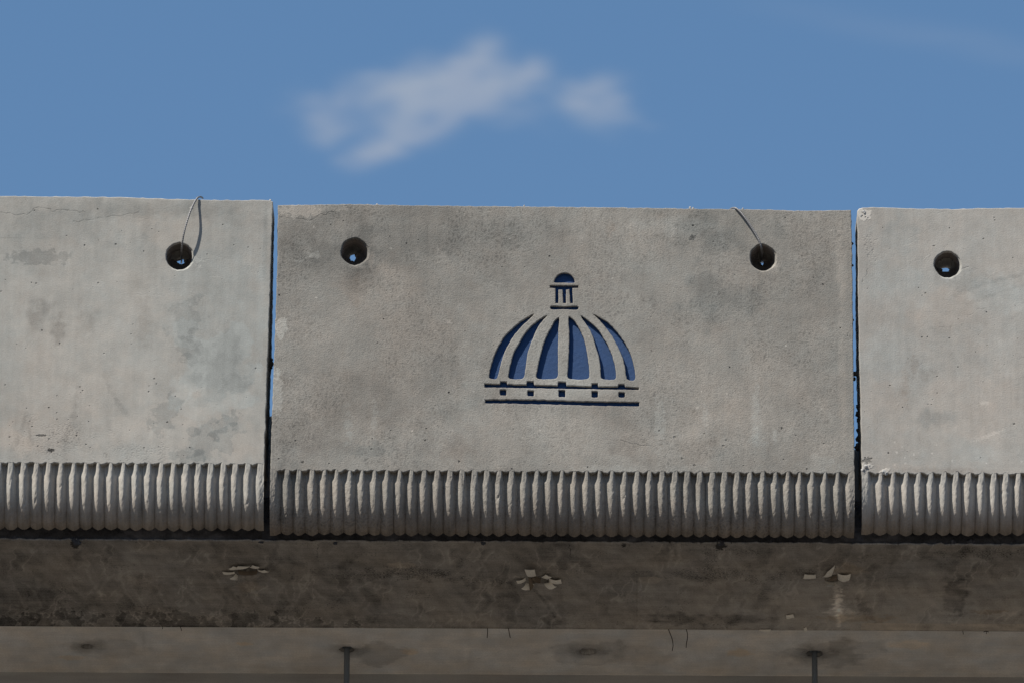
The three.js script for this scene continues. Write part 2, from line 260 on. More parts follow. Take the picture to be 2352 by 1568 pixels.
// underside, rear strip: paler boards' print, round stains at the tie holes
const paleMat = (() => {
  const S = new Sheet(2048, 320, SX0, SX1, zGirder - 0.02, zStep + 0.03);
  S.fill((x, z, k) => {
    const gx = x / QX, gz = z / QZ, n = fbm(gx / 190 + 8, gz / 60, 4), grain = fbm(gx / 110, gz / 3, 3), g = perlin(gx / 2.2, gz / 1.4), n2 = fbm(gx / 40 + 3, gz / 24, 3);
    S.L[k] = 0.16 * n + 0.06 * grain + 0.10 * g + 0.12 * n2 + 0.08 * perlin(gx / 4 + 3, gz / 2.6) - 0.3 * sstep(0.85, 1.05, perlin(gx / 5 + 20, gz / 2) + 0.4 * n); S.T[k] = 0.9 * fbm(gx / 90 + 41, gz / 30, 4) + 0.3;
    S.B[k] = 0.5 + 0.06 * grain + 0.04 * g;
  });
  const st = (px, py, rx, ry, o) => S.stamp(...hl(px, py), rx * QX, ry * QZ, o), ln = (pts, w, o) => S.line(pts.map((p) => hl(...p)), w * QX, o);
  for (const [x, y] of ties) { st(x, y, 66, 24, { l: -0.42, soft: 0.8, rough: 0.35 }); st(x, y, 30, 10, { l: -0.3, soft: 0.8, rough: 0.2 }); }
  st(250, 1490, 100, 28, { l: -0.16, soft: 0.3, rough: 0.5 }); st(870, 1502, 80, 28, { l: -0.28, soft: 0.3, rough: 0.5 }); st(1350, 1500, 120, 32, { l: -0.24, soft: 0.3, rough: 0.5 }); st(1480, 1508, 90, 26, { l: -0.13, soft: 0.3, rough: 0.5 }); st(1900, 1504, 120, 34, { l: -0.3, soft: 0.35, rough: 0.5 }); st(1960, 1490, 70, 30, { l: -0.2, soft: 0.3, rough: 0.5 });
  st(165, 1510, 40, 8, { l: -0.05, t: 1.8 }); st(560, 1478, 26, 6, { t: 2, l: -0.03 }); st(940, 1496, 26, 10, { t: 2.2 }); st(2090, 1480, 60, 14, { t: 1.5, l: 0.05 }); st(1700, 1498, 40, 14, { t: 2, l: -0.08 });
  st(330, 1472, 8, 30, { l: -0.16, soft: 0.9 }); st(1070, 1500, 10, 40, { l: 0.1, soft: 0.9 }); ln([[1088, 1515], [1120, 1506], [1162, 1490]], 1.2, { l: -0.45, wob: 0.6 });
  ln([[0, 1543], [800, 1546], [1600, 1550], [2352, 1553]], 3.5, { l: 0.2, wob: 0.3 });
  for (let k = 0; k < S.L.length; k++) S.L[k] *= S.L[k] < 0 ? 0.8 : 1.1;
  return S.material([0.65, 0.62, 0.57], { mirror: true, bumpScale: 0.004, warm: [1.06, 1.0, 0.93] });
})();
const plainMat = (() => {
  const S = new Sheet(1024, 512, 0, 3, 0, 1.5);
  S.fill((x, y, k) => { S.L[k] = 0.2 * fbm(x * 3, y * 3, 5) + 0.12 * fbm(x * 4, y * 60, 3) + 0.1 * perlin(x * 260, y * 260); S.T[k] = fbm(x * 5 + 9, y * 5, 3); S.B[k] = 0.5 + 0.1 * fbm(x * 40, y * 40, 3) + 0.07 * perlin(x * 300, y * 300); });
  return S.material([0.37, 0.355, 0.33], { mirror: true, bumpScale: 0.004 });
})();
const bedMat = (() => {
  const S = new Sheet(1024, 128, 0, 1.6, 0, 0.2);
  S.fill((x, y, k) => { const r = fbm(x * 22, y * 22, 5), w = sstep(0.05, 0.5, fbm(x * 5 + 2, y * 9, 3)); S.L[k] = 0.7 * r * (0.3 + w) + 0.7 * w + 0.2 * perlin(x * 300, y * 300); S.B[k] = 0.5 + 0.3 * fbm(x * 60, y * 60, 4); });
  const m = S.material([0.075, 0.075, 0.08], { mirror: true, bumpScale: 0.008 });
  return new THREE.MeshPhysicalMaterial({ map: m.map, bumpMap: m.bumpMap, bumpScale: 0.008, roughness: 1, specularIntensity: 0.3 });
})();
function soffit(name, x0, x1, z0, z1, y, mat, holes, jit, thick) {    // a slab strip seen from below, with its round holes
  const edge = densify([[x0, z1], [x1, z1]], 0.012, jit, rb, false), shape = new THREE.Shape(v2([[x0, z0], ...edge, [x1, z1], [x1, z0]]));
  const inner = [];
  for (const [cx, cz, r] of holes) {
    const ring = []; for (let i = 0; i < 28; i++) { const a = -i / 28 * Math.PI * 2, q = r * (1 + 0.14 * fbm(Math.cos(a) * 2 + cx * 9, Math.sin(a) * 2, 3)); ring.push([cx + Math.cos(a) * q, cz + Math.sin(a) * q]); }
    shape.holes.push(new THREE.Path(v2(ring)));
    const g = grid(28, 7, (u, v) => { const p = ring[Math.round(u * 28) % 28], s = [1.02, 0.93, 0.8, 0.66, 0.55, 0.5, 0.4, 0.02][Math.round(v * 7)], h = [0.004, 0.008, 0.014, 0.022, 0.034, 0.05, 0.055, 0.055][Math.round(v * 7)]; return [cx + (p[0] - cx) * s, y + h, cz + (p[1] - cz) * s]; });
    inner.push(flat(g));
  }
  let g = new THREE.ExtrudeGeometry(shape, { depth: thick, bevelEnabled: true, bevelSize: 0.001, bevelThickness: 0.001, bevelOffset: -0.001, bevelSegments: 1 });
  g = flat(g); const p = g.attributes.position;
  for (let i = 0; i < p.count; i++) p.setXYZ(i, p.getX(i), y + 0.001 + p.getZ(i), p.getY(i));
  for (let i = 0; i < p.count; i += 3) { const t = [p.getX(i + 1), p.getY(i + 1), p.getZ(i + 1)]; p.setXYZ(i + 1, p.getX(i + 2), p.getY(i + 2), p.getZ(i + 2)); p.setXYZ(i + 2, ...t); }
  g.computeVertexNormals();
  g = mergeGeometries([g, ...inner]);
  uvBy(g, (x, yy, z) => [(x - SX0) / (SX1 - SX0), (z - z0u) / (z1u - z0u)]);
  return part(name, g, mat, deck);
}
let z0u = zStep - 0.02, z1u = zEdge + 0.03;
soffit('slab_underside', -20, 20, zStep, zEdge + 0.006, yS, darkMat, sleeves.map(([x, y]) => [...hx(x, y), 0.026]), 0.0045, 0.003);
z0u = zGirder - 0.02; z1u = zStep + 0.03;
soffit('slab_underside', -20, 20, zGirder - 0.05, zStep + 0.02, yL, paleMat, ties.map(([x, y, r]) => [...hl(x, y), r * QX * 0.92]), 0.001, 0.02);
// rough mortar bed at the slab edge, the slab itself, the upstand behind the panels, girder and piers
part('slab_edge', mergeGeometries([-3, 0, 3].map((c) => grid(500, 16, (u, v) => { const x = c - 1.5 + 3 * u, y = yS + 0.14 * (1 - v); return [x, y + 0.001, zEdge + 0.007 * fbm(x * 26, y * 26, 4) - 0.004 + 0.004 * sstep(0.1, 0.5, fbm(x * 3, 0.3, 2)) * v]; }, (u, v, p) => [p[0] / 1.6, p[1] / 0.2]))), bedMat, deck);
for (const [x, y, r] of [[1655, 1246, 8], [1648, 1243, 6], [173, 1242, 8], [179, 1246, 6], [1433, 1244, 4.5], [1110, 1246, 5], [770, 1247, 4], [2190, 1244, 6], [2230, 1243, 7], [600, 1243, 5]]) part('mortar_lump', lump(V(x, y, zEdge + 0.002), r * PX, x * 0.7, [1.2, 1, 0.8]), bedMat, deck);
const boxAt = (x0, x1, y0, y1, z0, z1) => uvBy(flat(new THREE.BoxGeometry(x1 - x0, y1 - y0, z1 - z0).translate((x0 + x1) / 2, (y0 + y1) / 2, (z0 + z1) / 2)), (x, y, z) => [(x + z * 0.37) / 3, (y + z) / 1.5]);
part('deck_slab', boxAt(-20, 20, yS + 0.028, yS + 0.3, -9, zEdge - 0.012), plainMat, deck);
{
  const top = []; const yA = V(622, 958, -0.2).y, yB = V(1966, 1033, -0.2).y, xA = V(622, 958, -0.2).x, xB = V(1966, 1033, -0.2).x;
  for (let x = 20; x >= -20.001; x -= Math.abs(x) < 2.2 ? 0.006 : 0.2) top.push([x, mix(yA, yB, Math.min(1.4, Math.max(-0.4, (x - xA) / (xB - xA)))) + 0.008 * fbm(x * 14, 2, 4) + 0.004 * fbm(x * 90, 5, 2)]);
  const g = flat(new THREE.ExtrudeGeometry(new THREE.Shape(v2([[-20, yS + 0.29], [20, yS + 0.29], ...top])), { depth: 0.22, bevelEnabled: false }).translate(0, 0, -0.42));
  part('kerb_upstand', uvBy(g, (x, y, z) => [x / 3, (y + z) / 1.5]), plainMat, deck);
}
part('girder', boxAt(-20, 20, yL - 1.0, yL + 0.003, zGirder - 0.5, zGirder), plainMat, deck);
part('girder', boxAt(-20, 20, yL - 1.0, yL + 0.003, -8.2, -7.7), plainMat, deck);
for (const x of [-15, 15]) part('pier', boxAt(x - 0.6, x + 0.6, 0, yL - 1.0, -7.6, -1.4), plainMat, deck);

// ------------------------------------------------------------------ parapet panels
const E = (X, Y) => [(1850 + X / 2.613) / 1.7007, (1030 + Y / 2.613) / 1.7007];   // the dome was measured on an enlargement
const blue = (() => {
  const S = new Sheet(512, 512, 0, 0.3, 0, 0.3);
  S.fill((x, y, k) => { S.L[k] = 0.10 * fbm(x * 30, y * 30, 4) + 0.10 * perlin(x * 500, y * 500); const w = sstep(0.95, 1.15, perlin(x * 330, y * 330) + 0.5 * perlin(x * 700, y * 700)); S.L[k] += 0.8 * w; S.B[k] = 0.5 + 0.09 * perlin(x * 420, y * 420) + 0.1 * fbm(x * 90, y * 90, 3); });
  return S.material([0.009, 0.046, 0.135], { mirror: true, bumpScale: 0.0025, roughness: 0.8 });
})();
const G1 = [[615, 514], [560, 543], [470, 600], [390, 670], [320, 740], [262, 830], [215, 930], [180, 1040], [162, 1120], [161, 1158], [170, 1167], [236, 1167], [248, 1140], [270, 1050], [300, 940], [350, 830], [420, 720], [500, 630], [575, 560]];
const G2 = [[752, 530], [690, 560], [600, 630], [520, 720], [460, 820], [410, 910], [380, 1020], [361, 1110], [357, 1158], [366, 1167], [498, 1168], [514, 1150], [530, 1060], [545, 950], [570, 850], [610, 750], [660, 640], [715, 570]];
const G3 = [[872, 552], [838, 572], [800, 640], [755, 720], [715, 820], [690, 910], [660, 1030], [645, 1110], [643, 1155], [655, 1167], [838, 1165], [857, 1148], [862, 1000], [862, 800], [868, 650]];
const G4 = [[975, 540], [978, 700], [975, 850], [968, 1000], [960, 1150], [967, 1165], [1163, 1168], [1180, 1150], [1178, 1050], [1160, 920], [1135, 790], [1100, 700], [1050, 610], [1008, 560]];
const G5 = [[1095, 530], [1130, 590], [1180, 660], [1215, 740], [1250, 850], [1275, 930], [1295, 1050], [1300, 1140], [1312, 1168], [1438, 1175], [1452, 1160], [1450, 1080], [1430, 980], [1390, 870], [1330, 760], [1260, 660], [1180, 590]];
const G6 = [[1215, 512], [1270, 560], [1340, 640], [1410, 730], [1470, 840], [1520, 950], [1545, 1050], [1560, 1150], [1572, 1178], [1638, 1185], [1650, 1165], [1645, 1080], [1620, 970], [1580, 870], [1520, 770], [1450, 680], [1370, 600], [1280, 545]];
const CAP = [[822, 190], [834, 152], [868, 113], [927, 95], [985, 108], [1020, 145], [1034, 188], [1026, 194], [927, 193], [832, 193]];
const PORTICO = [[780, 224], [925, 225], [1070, 224], [1070, 246], [1008, 248], [1014, 402], [988, 402], [978, 258], [944, 264], [943, 402], [916, 402], [909, 264], [866, 264], [865, 402], [838, 402], [836, 250], [780, 246]];
const BAR = [[790, 436], [925, 440], [1064, 437], [1073, 451], [1064, 466], [925, 464], [790, 464], [782, 450]];
const BEAM = [[113, 1220], [270, 1226], [275, 1199], [338, 1201], [345, 1228], [540, 1232], [546, 1196], [613, 1198], [622, 1234], [858, 1242], [866, 1201], [942, 1204], [948, 1240], [1203, 1250], [1208, 1219], [1268, 1218], [1274, 1250], [1472, 1252], [1482, 1227], [1538, 1227], [1550, 1253], [1687, 1262], [1687, 1281], [1500, 1279], [1200, 1275], [900, 1270], [600, 1265], [300, 1258], [115, 1258]];
const WINDOWS = [[270, 335, 1282, 1340], [550, 617, 1290, 1347], [868, 937, 1285, 1357], [1205, 1270, 1297, 1360], [1480, 1545, 1307, 1360]];
const SILL = [[117, 1384], [400, 1384], [700, 1386], [1100, 1402], [1400, 1406], [1692, 1410], [1691, 1448], [1500, 1450], [1200, 1443], [800, 1432], [400, 1422], [118, 1419]];
const wall3 = (pts) => pts.map(([x, y]) => { const p = V(x, y); return [p.x, p.y]; });
const emblem = [];
{
  const r = rng(21), map = (a) => wall3(a.map(([x, y]) => E(x, y)));
  for (const g of [G1, G2, G3, G4, G5, G6]) emblem.push(['dome_segment', smooth(map(g), 0.006, 0.0012, r)]);
  emblem.push(['dome_cap', smooth(map(CAP), 0.004, 0.0004, r)], ['lantern_columns', densify(map(PORTICO), 0.006, 0.0004, r)], ['lantern_base', smooth(map(BAR), 0.005, 0.0005, r)], ['cornice_band', densify(map(BEAM), 0.006, 0.0007, r)], ['drum_base', densify(map(SILL), 0.006, 0.0009, r)]);
  for (const [a, b, c, d] of WINDOWS) emblem.push(['drum_window', densify(map([[a, c + 7], [a + 7, c], [b - 7, c + 2], [b, c + 10], [b - 1, d - 8], [b - 8, d], [a + 8, d - 1], [a + 1, d - 10]]), 0.005, 0.0006, r)]);
}
const cw = (pts, want) => { const a = THREE.ShapeUtils.area(v2(pts)); return (a < 0) === want ? pts : [...pts].reverse(); };

function makePanel(cfg) {
  const r = rng(cfg.seed), yT = V(cfg.mid, cfg.flute).y, yB = V(cfg.mid, cfg.foot, -CURVE).y, a = yT - yB, b = CURVE;
  const left = wall3(cfg.left), right = wall3(cfg.right), top = wall3(cfg.top);
  const x0 = Math.min(...left.map((p) => p[0])) - 0.01, x1 = Math.max(...right.map((p) => p[0])) + 0.01, y1 = Math.max(...top.map((p) => p[1])) + 0.01;
  const arc = []; { let s = 0, py = 0, pz = 0; for (let i = 0; i <= 60; i++) { const t = i / 60 * Math.PI / 2, y = -a * Math.sin(t), z = -b * (1 - Math.cos(t)); s += Math.hypot(y - py, z - pz); arc.push(s); py = y; pz = z; } }
  const y0 = yT - arc[60] - 0.03;
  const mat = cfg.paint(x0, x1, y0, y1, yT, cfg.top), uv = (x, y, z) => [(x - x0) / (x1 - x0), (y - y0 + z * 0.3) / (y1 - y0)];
  const root = thing('parapet_panel', cfg.label, 'parapet panel', new THREE.Vector3((x0 + x1) / 2, yB, 0), 'precast parapet panels along the bridge edge');
  // ---- body: face layer with the recesses cut through it, backing layer, core of the curved foot
  const sideAt = (edge, y) => { const e = [...edge].sort((p, q) => p[1] - q[1]); if (y <= e[0][1]) return e[0][0]; for (let i = 0; i + 1 < e.length; i++) if (y <= e[i + 1][1]) return mix(e[i][0], e[i + 1][0], (y - e[i][1]) / (e[i + 1][1] - e[i][1])); return e[e.length - 1][0]; };
  const bottom = []; { const xl = sideAt(left, yT), xr = sideAt(right, yT), n = Math.round((xr - xl) / 0.004); for (let i = 0; i <= n; i++) { const x = mix(xl, xr, i / n); bottom.push([x, yT + (i && i < n ? 0.0052 * fbm(x * 60, cfg.seed, 3) + 0.0022 * Math.sin((x / PX + 1176 - cfg.valley) / cfg.pitch * Math.PI * 2 - Math.PI / 2) + 0.0012 * (r() - 0.5) : 0)]); } }
  const up = (e) => e.filter((p) => p[1] > yT + 0.004).sort((p, q) => p[1] - q[1]);
  const rightUp = up(right), leftDown = up(left).reverse(), topBack = [...top].reverse();
  const chain = [bottom[bottom.length - 1], ...rightUp, ...topBack, ...leftDown, bottom[0]];
  const outline = [...bottom.slice(0, -1), ...densify(chain, 0.009, 0.0011, r, false)];
  const holes = cfg.holes.map(([px, py, rpx, bpx, bpy, brx, bry, k]) => {
    const c = V(px, py), c2 = V(bpx, bpy, -THICK), n = 44, front = [], back = [], outer = [];
    for (let i = 0; i < n; i++) {
      const q = i / n * Math.PI * 2, w = 1 + 0.05 * fbm(Math.cos(q) * 1.5 + k, Math.sin(q) * 1.5 + k, 4) + 0.03 * (r() - 0.5);
      front.push([c.x + Math.cos(q) * rpx * PX * w, c.y + Math.sin(q) * rpx * PY * w]);
      const lip = 0.0015 + 0.0045 * sstep(-0.2, 0.9, Math.cos(q + 0.9)) * (0.75 + 0.5 * fbm(Math.cos(q) * 3 + k, Math.sin(q) * 3, 3)); outer.push([c.x + Math.cos(q) * (rpx * PX * w + lip), c.y + Math.sin(q) * (rpx * PY * w + lip)]);
      const wb = 1 + 0.45 * fbm(Math.cos(q) * 1.2 + k * 3, Math.sin(q) * 1.2, 3); back.push([c2.x + Math.cos(q) * brx * PX * wb, c2.y + Math.sin(q) * bry * PX * wb]);
    }
    return { c, c2, front, back, outer, n };
  });
  const layer = (pts, cuts, depth, zFront, bev) => {
    const s = new THREE.Shape(v2(cw(pts, false))); for (const h of cuts) s.holes.push(new THREE.Path(v2(cw(h, true))));
    return flat(new THREE.ExtrudeGeometry(s, { depth: depth - 2 * bev, bevelEnabled: true, bevelSize: bev, bevelThickness: bev, bevelOffset: -bev, bevelSegments: 2 }).translate(0, 0, zFront - depth + bev));
  };
  const face = layer(outline, [...holes.map((h) => h.outer), ...(cfg.emblem ? emblem.map((e) => e[1]) : [])], FACE, 0, 0.0023);
  const grown = (pts) => pts.map(([x, y]) => { const m = (x0 + x1) / 2; return [x + (x > m ? cfg.draftR : -cfg.draftL) * (Math.abs(x - m) > 0.35 * (x1 - x0) ? 1 : 0), y]; });
  const backing = layer(outline.map(([x, y]) => [x, y - 0.001 * (y > yT + 0.1)]), holes.map((h) => h.front.map(([x, y]) => [h.c.x + (x - h.c.x) * 1.03, h.c.y + (y - h.c.y) * 1.03])), THICK - FACE + 0.001, -FACE + 0.001, 0.001);
  { // the sides lean out towards the back, as they came out of the mould
    const p = backing.attributes.position, m = (x0 + x1) / 2;
    for (let i = 0; i < p.count; i++) { const x = p.getX(i), y = p.getY(i), t = Math.max(0, (-p.getZ(i) - FACE) / (THICK - FACE)), hi = sstep(y1 - 0.01, y1 - 0.5, y); if (x > sideAt(right, y) - 0.006) p.setX(i, x + cfg.draftR * t * (0.35 + 0.65 * hi)); else if (x < sideAt(left, y) + 0.006) p.setX(i, x - cfg.draftL * t * (0.35 + 0.65 * hi)); }
    backing.computeVertexNormals();
  }
  const core = (() => {
    const pts = [[-CUT - 0.004, yT + 0.02]]; for (let i = 0; i <= 14; i++) { const t = i / 14 * Math.PI / 2; pts.push([-b + (b - CUT - 0.004) * Math.cos(t), yT - (a - CUT - 0.004) * Math.sin(t)]); }
    pts.push([-b - 0.02, yB + CUT + 0.004], [-b - 0.02, yT + 0.02]);
    const xl = sideAt(left, yT) + 0.0015, xr = sideAt(right, yT) - 0.0015;
    const g = new THREE.ExtrudeGeometry(new THREE.Shape(v2(cw(pts, false))), { depth: xr - xl, bevelEnabled: false }).rotateY(-Math.PI / 2);   // shape x becomes z, depth becomes -x
    return flat(g.translate(xr, 0, 0));
  })();
  const body = mergeGeometries([face, backing, core].map((g) => uvBy(flat(g), uv)));
  part('panel_body', body, mat, root);
  // ---- lifting holes: a funnel from the front to a small broken opening at the back
  for (const h of holes) {
    const rows = [[0.02, 1.005, 0], [0.1, 1.0, 0], [0.3, 0.96, 0.05], [0.5, 0.86, 0.2], [0.68, 0.7, 0.5], [0.82, 0.5, 0.8], [0.92, 0.25, 1], [1, 0, 1]];
    const g = grid(h.n, rows.length - 1, (u, v) => {
      const i = Math.round(u * h.n) % h.n, [d, s, q] = rows[Math.round(v * (rows.length - 1))], f = h.front[i], bk = h.back[i];
      const cx = mix(h.c.x, h.c2.x, q), cy = mix(h.c.y, h.c2.y, q);
      return [cx + mix(bk[0] - h.c2.x, f[0] - h.c.x, s), cy + mix(bk[1] - h.c2.y, f[1] - h.c.y, s), -0.006 - d * (THICK - 0.006)];
    });
    const rim = grid(h.n, 1, (u, v) => { const i = Math.round(u * h.n) % h.n, f = h.front[i], bk = h.back[i]; return v < 0.5 ? [bk[0], bk[1], -THICK] : [h.c.x + (f[0] - h.c.x) * 1.15, h.c.y + (f[1] - h.c.y) * 1.15, -THICK - 0.0004]; });
    const lipRing = grid(h.n, 2, (u, v) => { const i = Math.round(u * h.n) % h.n, o = h.outer[i], f = h.front[i], t = v * v * (3 - 2 * v); return [mix(o[0] + (o[0] - h.c.x) * 0.06, f[0], v), mix(o[1] + (o[1] - h.c.y) * 0.06, f[1], v), -0.0012 - 0.0055 * t]; });
    part('hole_rim', uvBy(lipRing, (x, y) => [(x - x0) / (x1 - x0), (y - y0) / (y1 - y0)]), mat, root);
    part('lifting_hole', uvBy(mergeGeometries([flat(g), flat(rim)]), (x, y, z) => [x / 3 + z, y / 1.5 + z]), holeMat, root);
  }
  // ---- flutes: one rounded rib after the other along the curved foot
  const xl = sideAt(left, yT), xr = sideAt(right, yT), val = [xl];
  for (let k = 0; ; k++) { const x = V(cfg.valley + k * cfg.pitch, cfg.flute).x + (r() - 0.5) * 0.0022; if (x > xr - 0.008) break; if (x > xl + 0.008) val.push(x); }
  val.push(xr);
  for (let i = 0; i + 1 < val.length; i++) {
    const xa = val[i], xb = val[i + 1], first = i === 0, last = i === val.length - 2, seed = cfg.seed * 31 + i * 3.7, cut = CUT * (0.88 + 0.24 * r()), skew = (r() - 0.5) * 0.12, low = (r() - 0.5) * 0.004, NU = 20, NV = 48;
    const at = (u, v) => {
      const w = Math.min(1, Math.max(0, u)), sv = v * 1.08, t = Math.min(1, sv) * Math.PI / 2, over = Math.max(0, sv - 1) * 0.2;
      let q = first ? Math.max(0, w * 1.7 - 0.7) : last ? Math.min(0, w * 1.7 - 1) : w * 2 - 1; q = Math.max(-1, Math.min(1, q + skew * (1 - q * q)));
      const wide = mix(0.9, 1, sstep(0.25, 0.6, v)), arcq = Math.min(1, Math.abs(q) / wide) ** 1.78, round = mix(arcq, q * q * 0.75 + 0.25 * Math.abs(q), sstep(0.4, 0.72, v)), sharp = sstep(0.26 + 0.12 * Math.sin(seed * 5), 0.72, Math.abs(q)), m = sstep(0.16 + 0.04 * Math.sin(seed * 3), 0.05, v);
      const bl = mix(round, sharp, m), ct = Math.cos(t) / b, stt = Math.sin(t) / a, nl = Math.hypot(ct, stt);
      const chip = 0.0028 * sstep(0.58, 0.85, fbm(u * 2.2 + seed * 1.7, v * 9 + seed, 3)) * sstep(0.75, 0.5, v) * sstep(0.12, 0.25, v), rough = 0.0009 * fbm(xa * 40 + u * 4 + seed, v * 22, 4) + 0.0009 * fbm(u * 9 + seed, v * 60, 2) - chip, d = cut * bl * mix(1, 0.56, sstep(0.3, 0.85, v)) - rough + low * v * 0 + 0.0004;
      const y = (v === 0 ? yT + 0.006 : yT - a * Math.sin(t)) + d * stt / nl, z = -b * (1 - Math.cos(t)) - d * ct / nl - over;
      return [mix(xa, xb, w), y + low * sstep(0.5, 1, v), z];
    };
    const uvf = (u, v, p) => { const s = arc[Math.min(60, Math.round(Math.min(1, v * 1.08) * 60))]; return [(p[0] - x0) / (x1 - x0), (yT - s - y0) / (y1 - y0)]; };
    const parts = [flat(grid(NU, NV, at, uvf))];
    for (const [is, u, sgn] of [[first, 0, 1], [last, 1, -1]]) if (is) parts.push(flat(grid(1, NV, (s, v) => { const p = at(u, v); return [p[0] + sgn * s * 0.0008, p[1] + s * 0.02 * Math.sin(Math.min(1, v) * 1.57), p[2] - s * 0.03 * (1.1 - Math.min(1, v))]; }, uvf)));
    part('rib', mergeGeometries(parts), mat, root);
  }
  // ---- painted emblem floors
  if (cfg.emblem) {
    const mark = new THREE.Group(); mark.name = 'dome_emblem'; mark.userData.label = 'recessed blue ribbed dome with lantern'; root.add(mark);
    for (const [name, pts] of emblem) {
      const g = flat(new THREE.ExtrudeGeometry(new THREE.Shape(v2(cw(pts, false))), { depth: 0.0006, bevelEnabled: true, bevelSize: 0.0012, bevelThickness: 0.0002, bevelSegments: 1 }).translate(0, 0, -FACE + 0.0022));
      const ns = pts.map(([x, y], i) => { const a = pts[(i + pts.length - 1) % pts.length], b = pts[(i + 1) % pts.length], l = Math.hypot(b[0] - a[0], b[1] - a[1]) || 1, q = THREE.ShapeUtils.area(v2(pts)) > 0 ? 1 : -1; return [x - q * (b[1] - a[1]) / l * 0.0004, y + q * (b[0] - a[0]) / l * 0.0004]; });
      const wall = flat(grid(ns.length, 1, (u, v) => { const i = Math.round(u * ns.length) % ns.length; return [ns[i][0], ns[i][1], mix(-0.0048 - 0.0014 * fbm(ns[i][0] * 90, ns[i][1] * 90, 2), -FACE + 0.002, v)]; }));
      const m = part(name, uvBy(mergeGeometries([g, wall]), (x, y) => [x / 0.3, y / 0.3]), blue, null); scene.remove(m); m.geometry.translate(-root.position.x, -root.position.y, -root.position.z); mark.add(m);
    }
  }
  // ---- mortar left in the joints and on the edges
  cfg.lumps.forEach(([px, py, z, size, pale], i) => part('mortar_lump', lump(V(px, py, z), size * PX, cfg.seed + i * 1.9, [1, 1.25, 1]), pale ? paleMortar : darkMortar, root));
  return root;
}
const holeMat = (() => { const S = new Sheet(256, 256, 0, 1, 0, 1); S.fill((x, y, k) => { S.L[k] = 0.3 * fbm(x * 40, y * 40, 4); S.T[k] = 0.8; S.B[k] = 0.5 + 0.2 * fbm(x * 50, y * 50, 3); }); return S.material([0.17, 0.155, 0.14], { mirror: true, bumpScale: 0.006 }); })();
const darkMortar = new THREE.MeshStandardMaterial({ color: new THREE.Color().setRGB(0.12, 0.11, 0.1), roughness: 0.97 });
const paleMortar = new THREE.MeshStandardMaterial({ color: new THREE.Color().setRGB(0.36, 0.35, 0.33), roughness: 0.95 });

// concrete of the three panels: the middle one etched and speckled, its neighbours smooth and patchy
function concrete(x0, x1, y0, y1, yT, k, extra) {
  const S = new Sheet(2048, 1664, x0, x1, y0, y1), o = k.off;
  S.fill((x, y, i) => {
    const gx = x / PX + o, gy = -y / PY, n1 = fbm(gx / 270, gy / 240, 4), n2 = fbm(gx / 62 + 7, gy / 62, 4), warp = 5 * perlin(gx / 19, gy / 19);
    const worm = 1 - 2.4 * Math.abs(perlin((gx + warp) / 7.5, (gy - warp) / 7.5)), grain = perlin(gx / 1.9, gy / 1.9), speck = perlin(gx / 3.1 + 50, gy / 3.1);
    const etched = k.worm * 1.25 * (0.3 + 0.7 * sstep(-0.35, 0.3, fbm(gx / 150 + 20, gy / 130 + 4, 3)));
    S.L[i] = 0.17 * n1 * k.blotch + 0.13 * n2 * k.blotch + 0.16 * worm * etched + 0.15 * grain * k.grain + 0.10 * speck * k.grain + 0.05 * fbm(gx / 11, gy / 170, 3) + 0.07 * fbm(gx / 24 + 3, gy / 24, 3);
    S.T[i] = 0.7 * fbm(gx / 100 + 60, gy / 100, 4) + 0.35 * fbm(gx / 22, gy / 22 + 9, 2);
    const pit = sstep(0.88, 1.05, perlin(gx / 5.2 + 9, gy / 5.2) + 0.35 * perlin(gx / 2.3, gy / 2.3 + 8) + 0.22 * n2 - k.clean);
    S.B[i] = 0.5 + k.rough * (0.055 * grain + 0.05 * speck + 0.03 * perlin(gx / 8, gy / 8)) + 0.05 * fbm(gx / 30, gy / 30, 3) * k.rough - 0.32 * pit;
    S.L[i] -= 0.16 * pit;
    const foot = sstep(yT + 0.01, yT - 0.05, y); S.L[i] += foot * (0.18 + 0.18 * fbm(gx / 9, gy / 60, 3)) - (k.off ? 0.45 : 0.37) * sstep(yT - 0.085, yT - 0.165, y); S.T[i] += 0.5 * foot + 1.7 * sstep(yT - 0.06, yT - 0.16, y);  // sunlit upper foot and shaded, dirty lower foot painted into the colour
  });
  const P = (px, py) => { const p = V(px, py); return [p.x, p.y]; };
  if (k.top) S.line(k.top.map((p) => P(...p)), 3.2 * PX, { l: 0.5, t: 0.2, wob: 0.2 });  // sun catching the top edge, painted in as a pale line
  extra(S, (px, py, rx, ry, q) => S.stamp(...P(px, py), rx * PX, ry * PY, { ...q, l: (q.l ?? 0) * (k.off ? 1.5 : 1.75), t: (q.t ?? 0) * 0.8 }), (pts, w, q) => S.line(pts.map((p) => P(...p)), w * PX, { ...q, l: (q.l ?? 0) * 1.45 }));
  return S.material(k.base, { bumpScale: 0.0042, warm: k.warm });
}
const dots = (st, r, n, ax, bx, ay, by, size, l) => { for (let i = 0; i < n; i++) { const s = size * (0.5 + r()); st(mix(ax, bx, r()), mix(ay, by, r()), s * (0.8 + 0.6 * r()), s, { l: l * (0.6 + 0.6 * r()), b: l < 0 ? -0.3 : 0, soft: 0.4, rough: 0.4 }); } };
const WARM = [1.033, 0.99, 0.965];
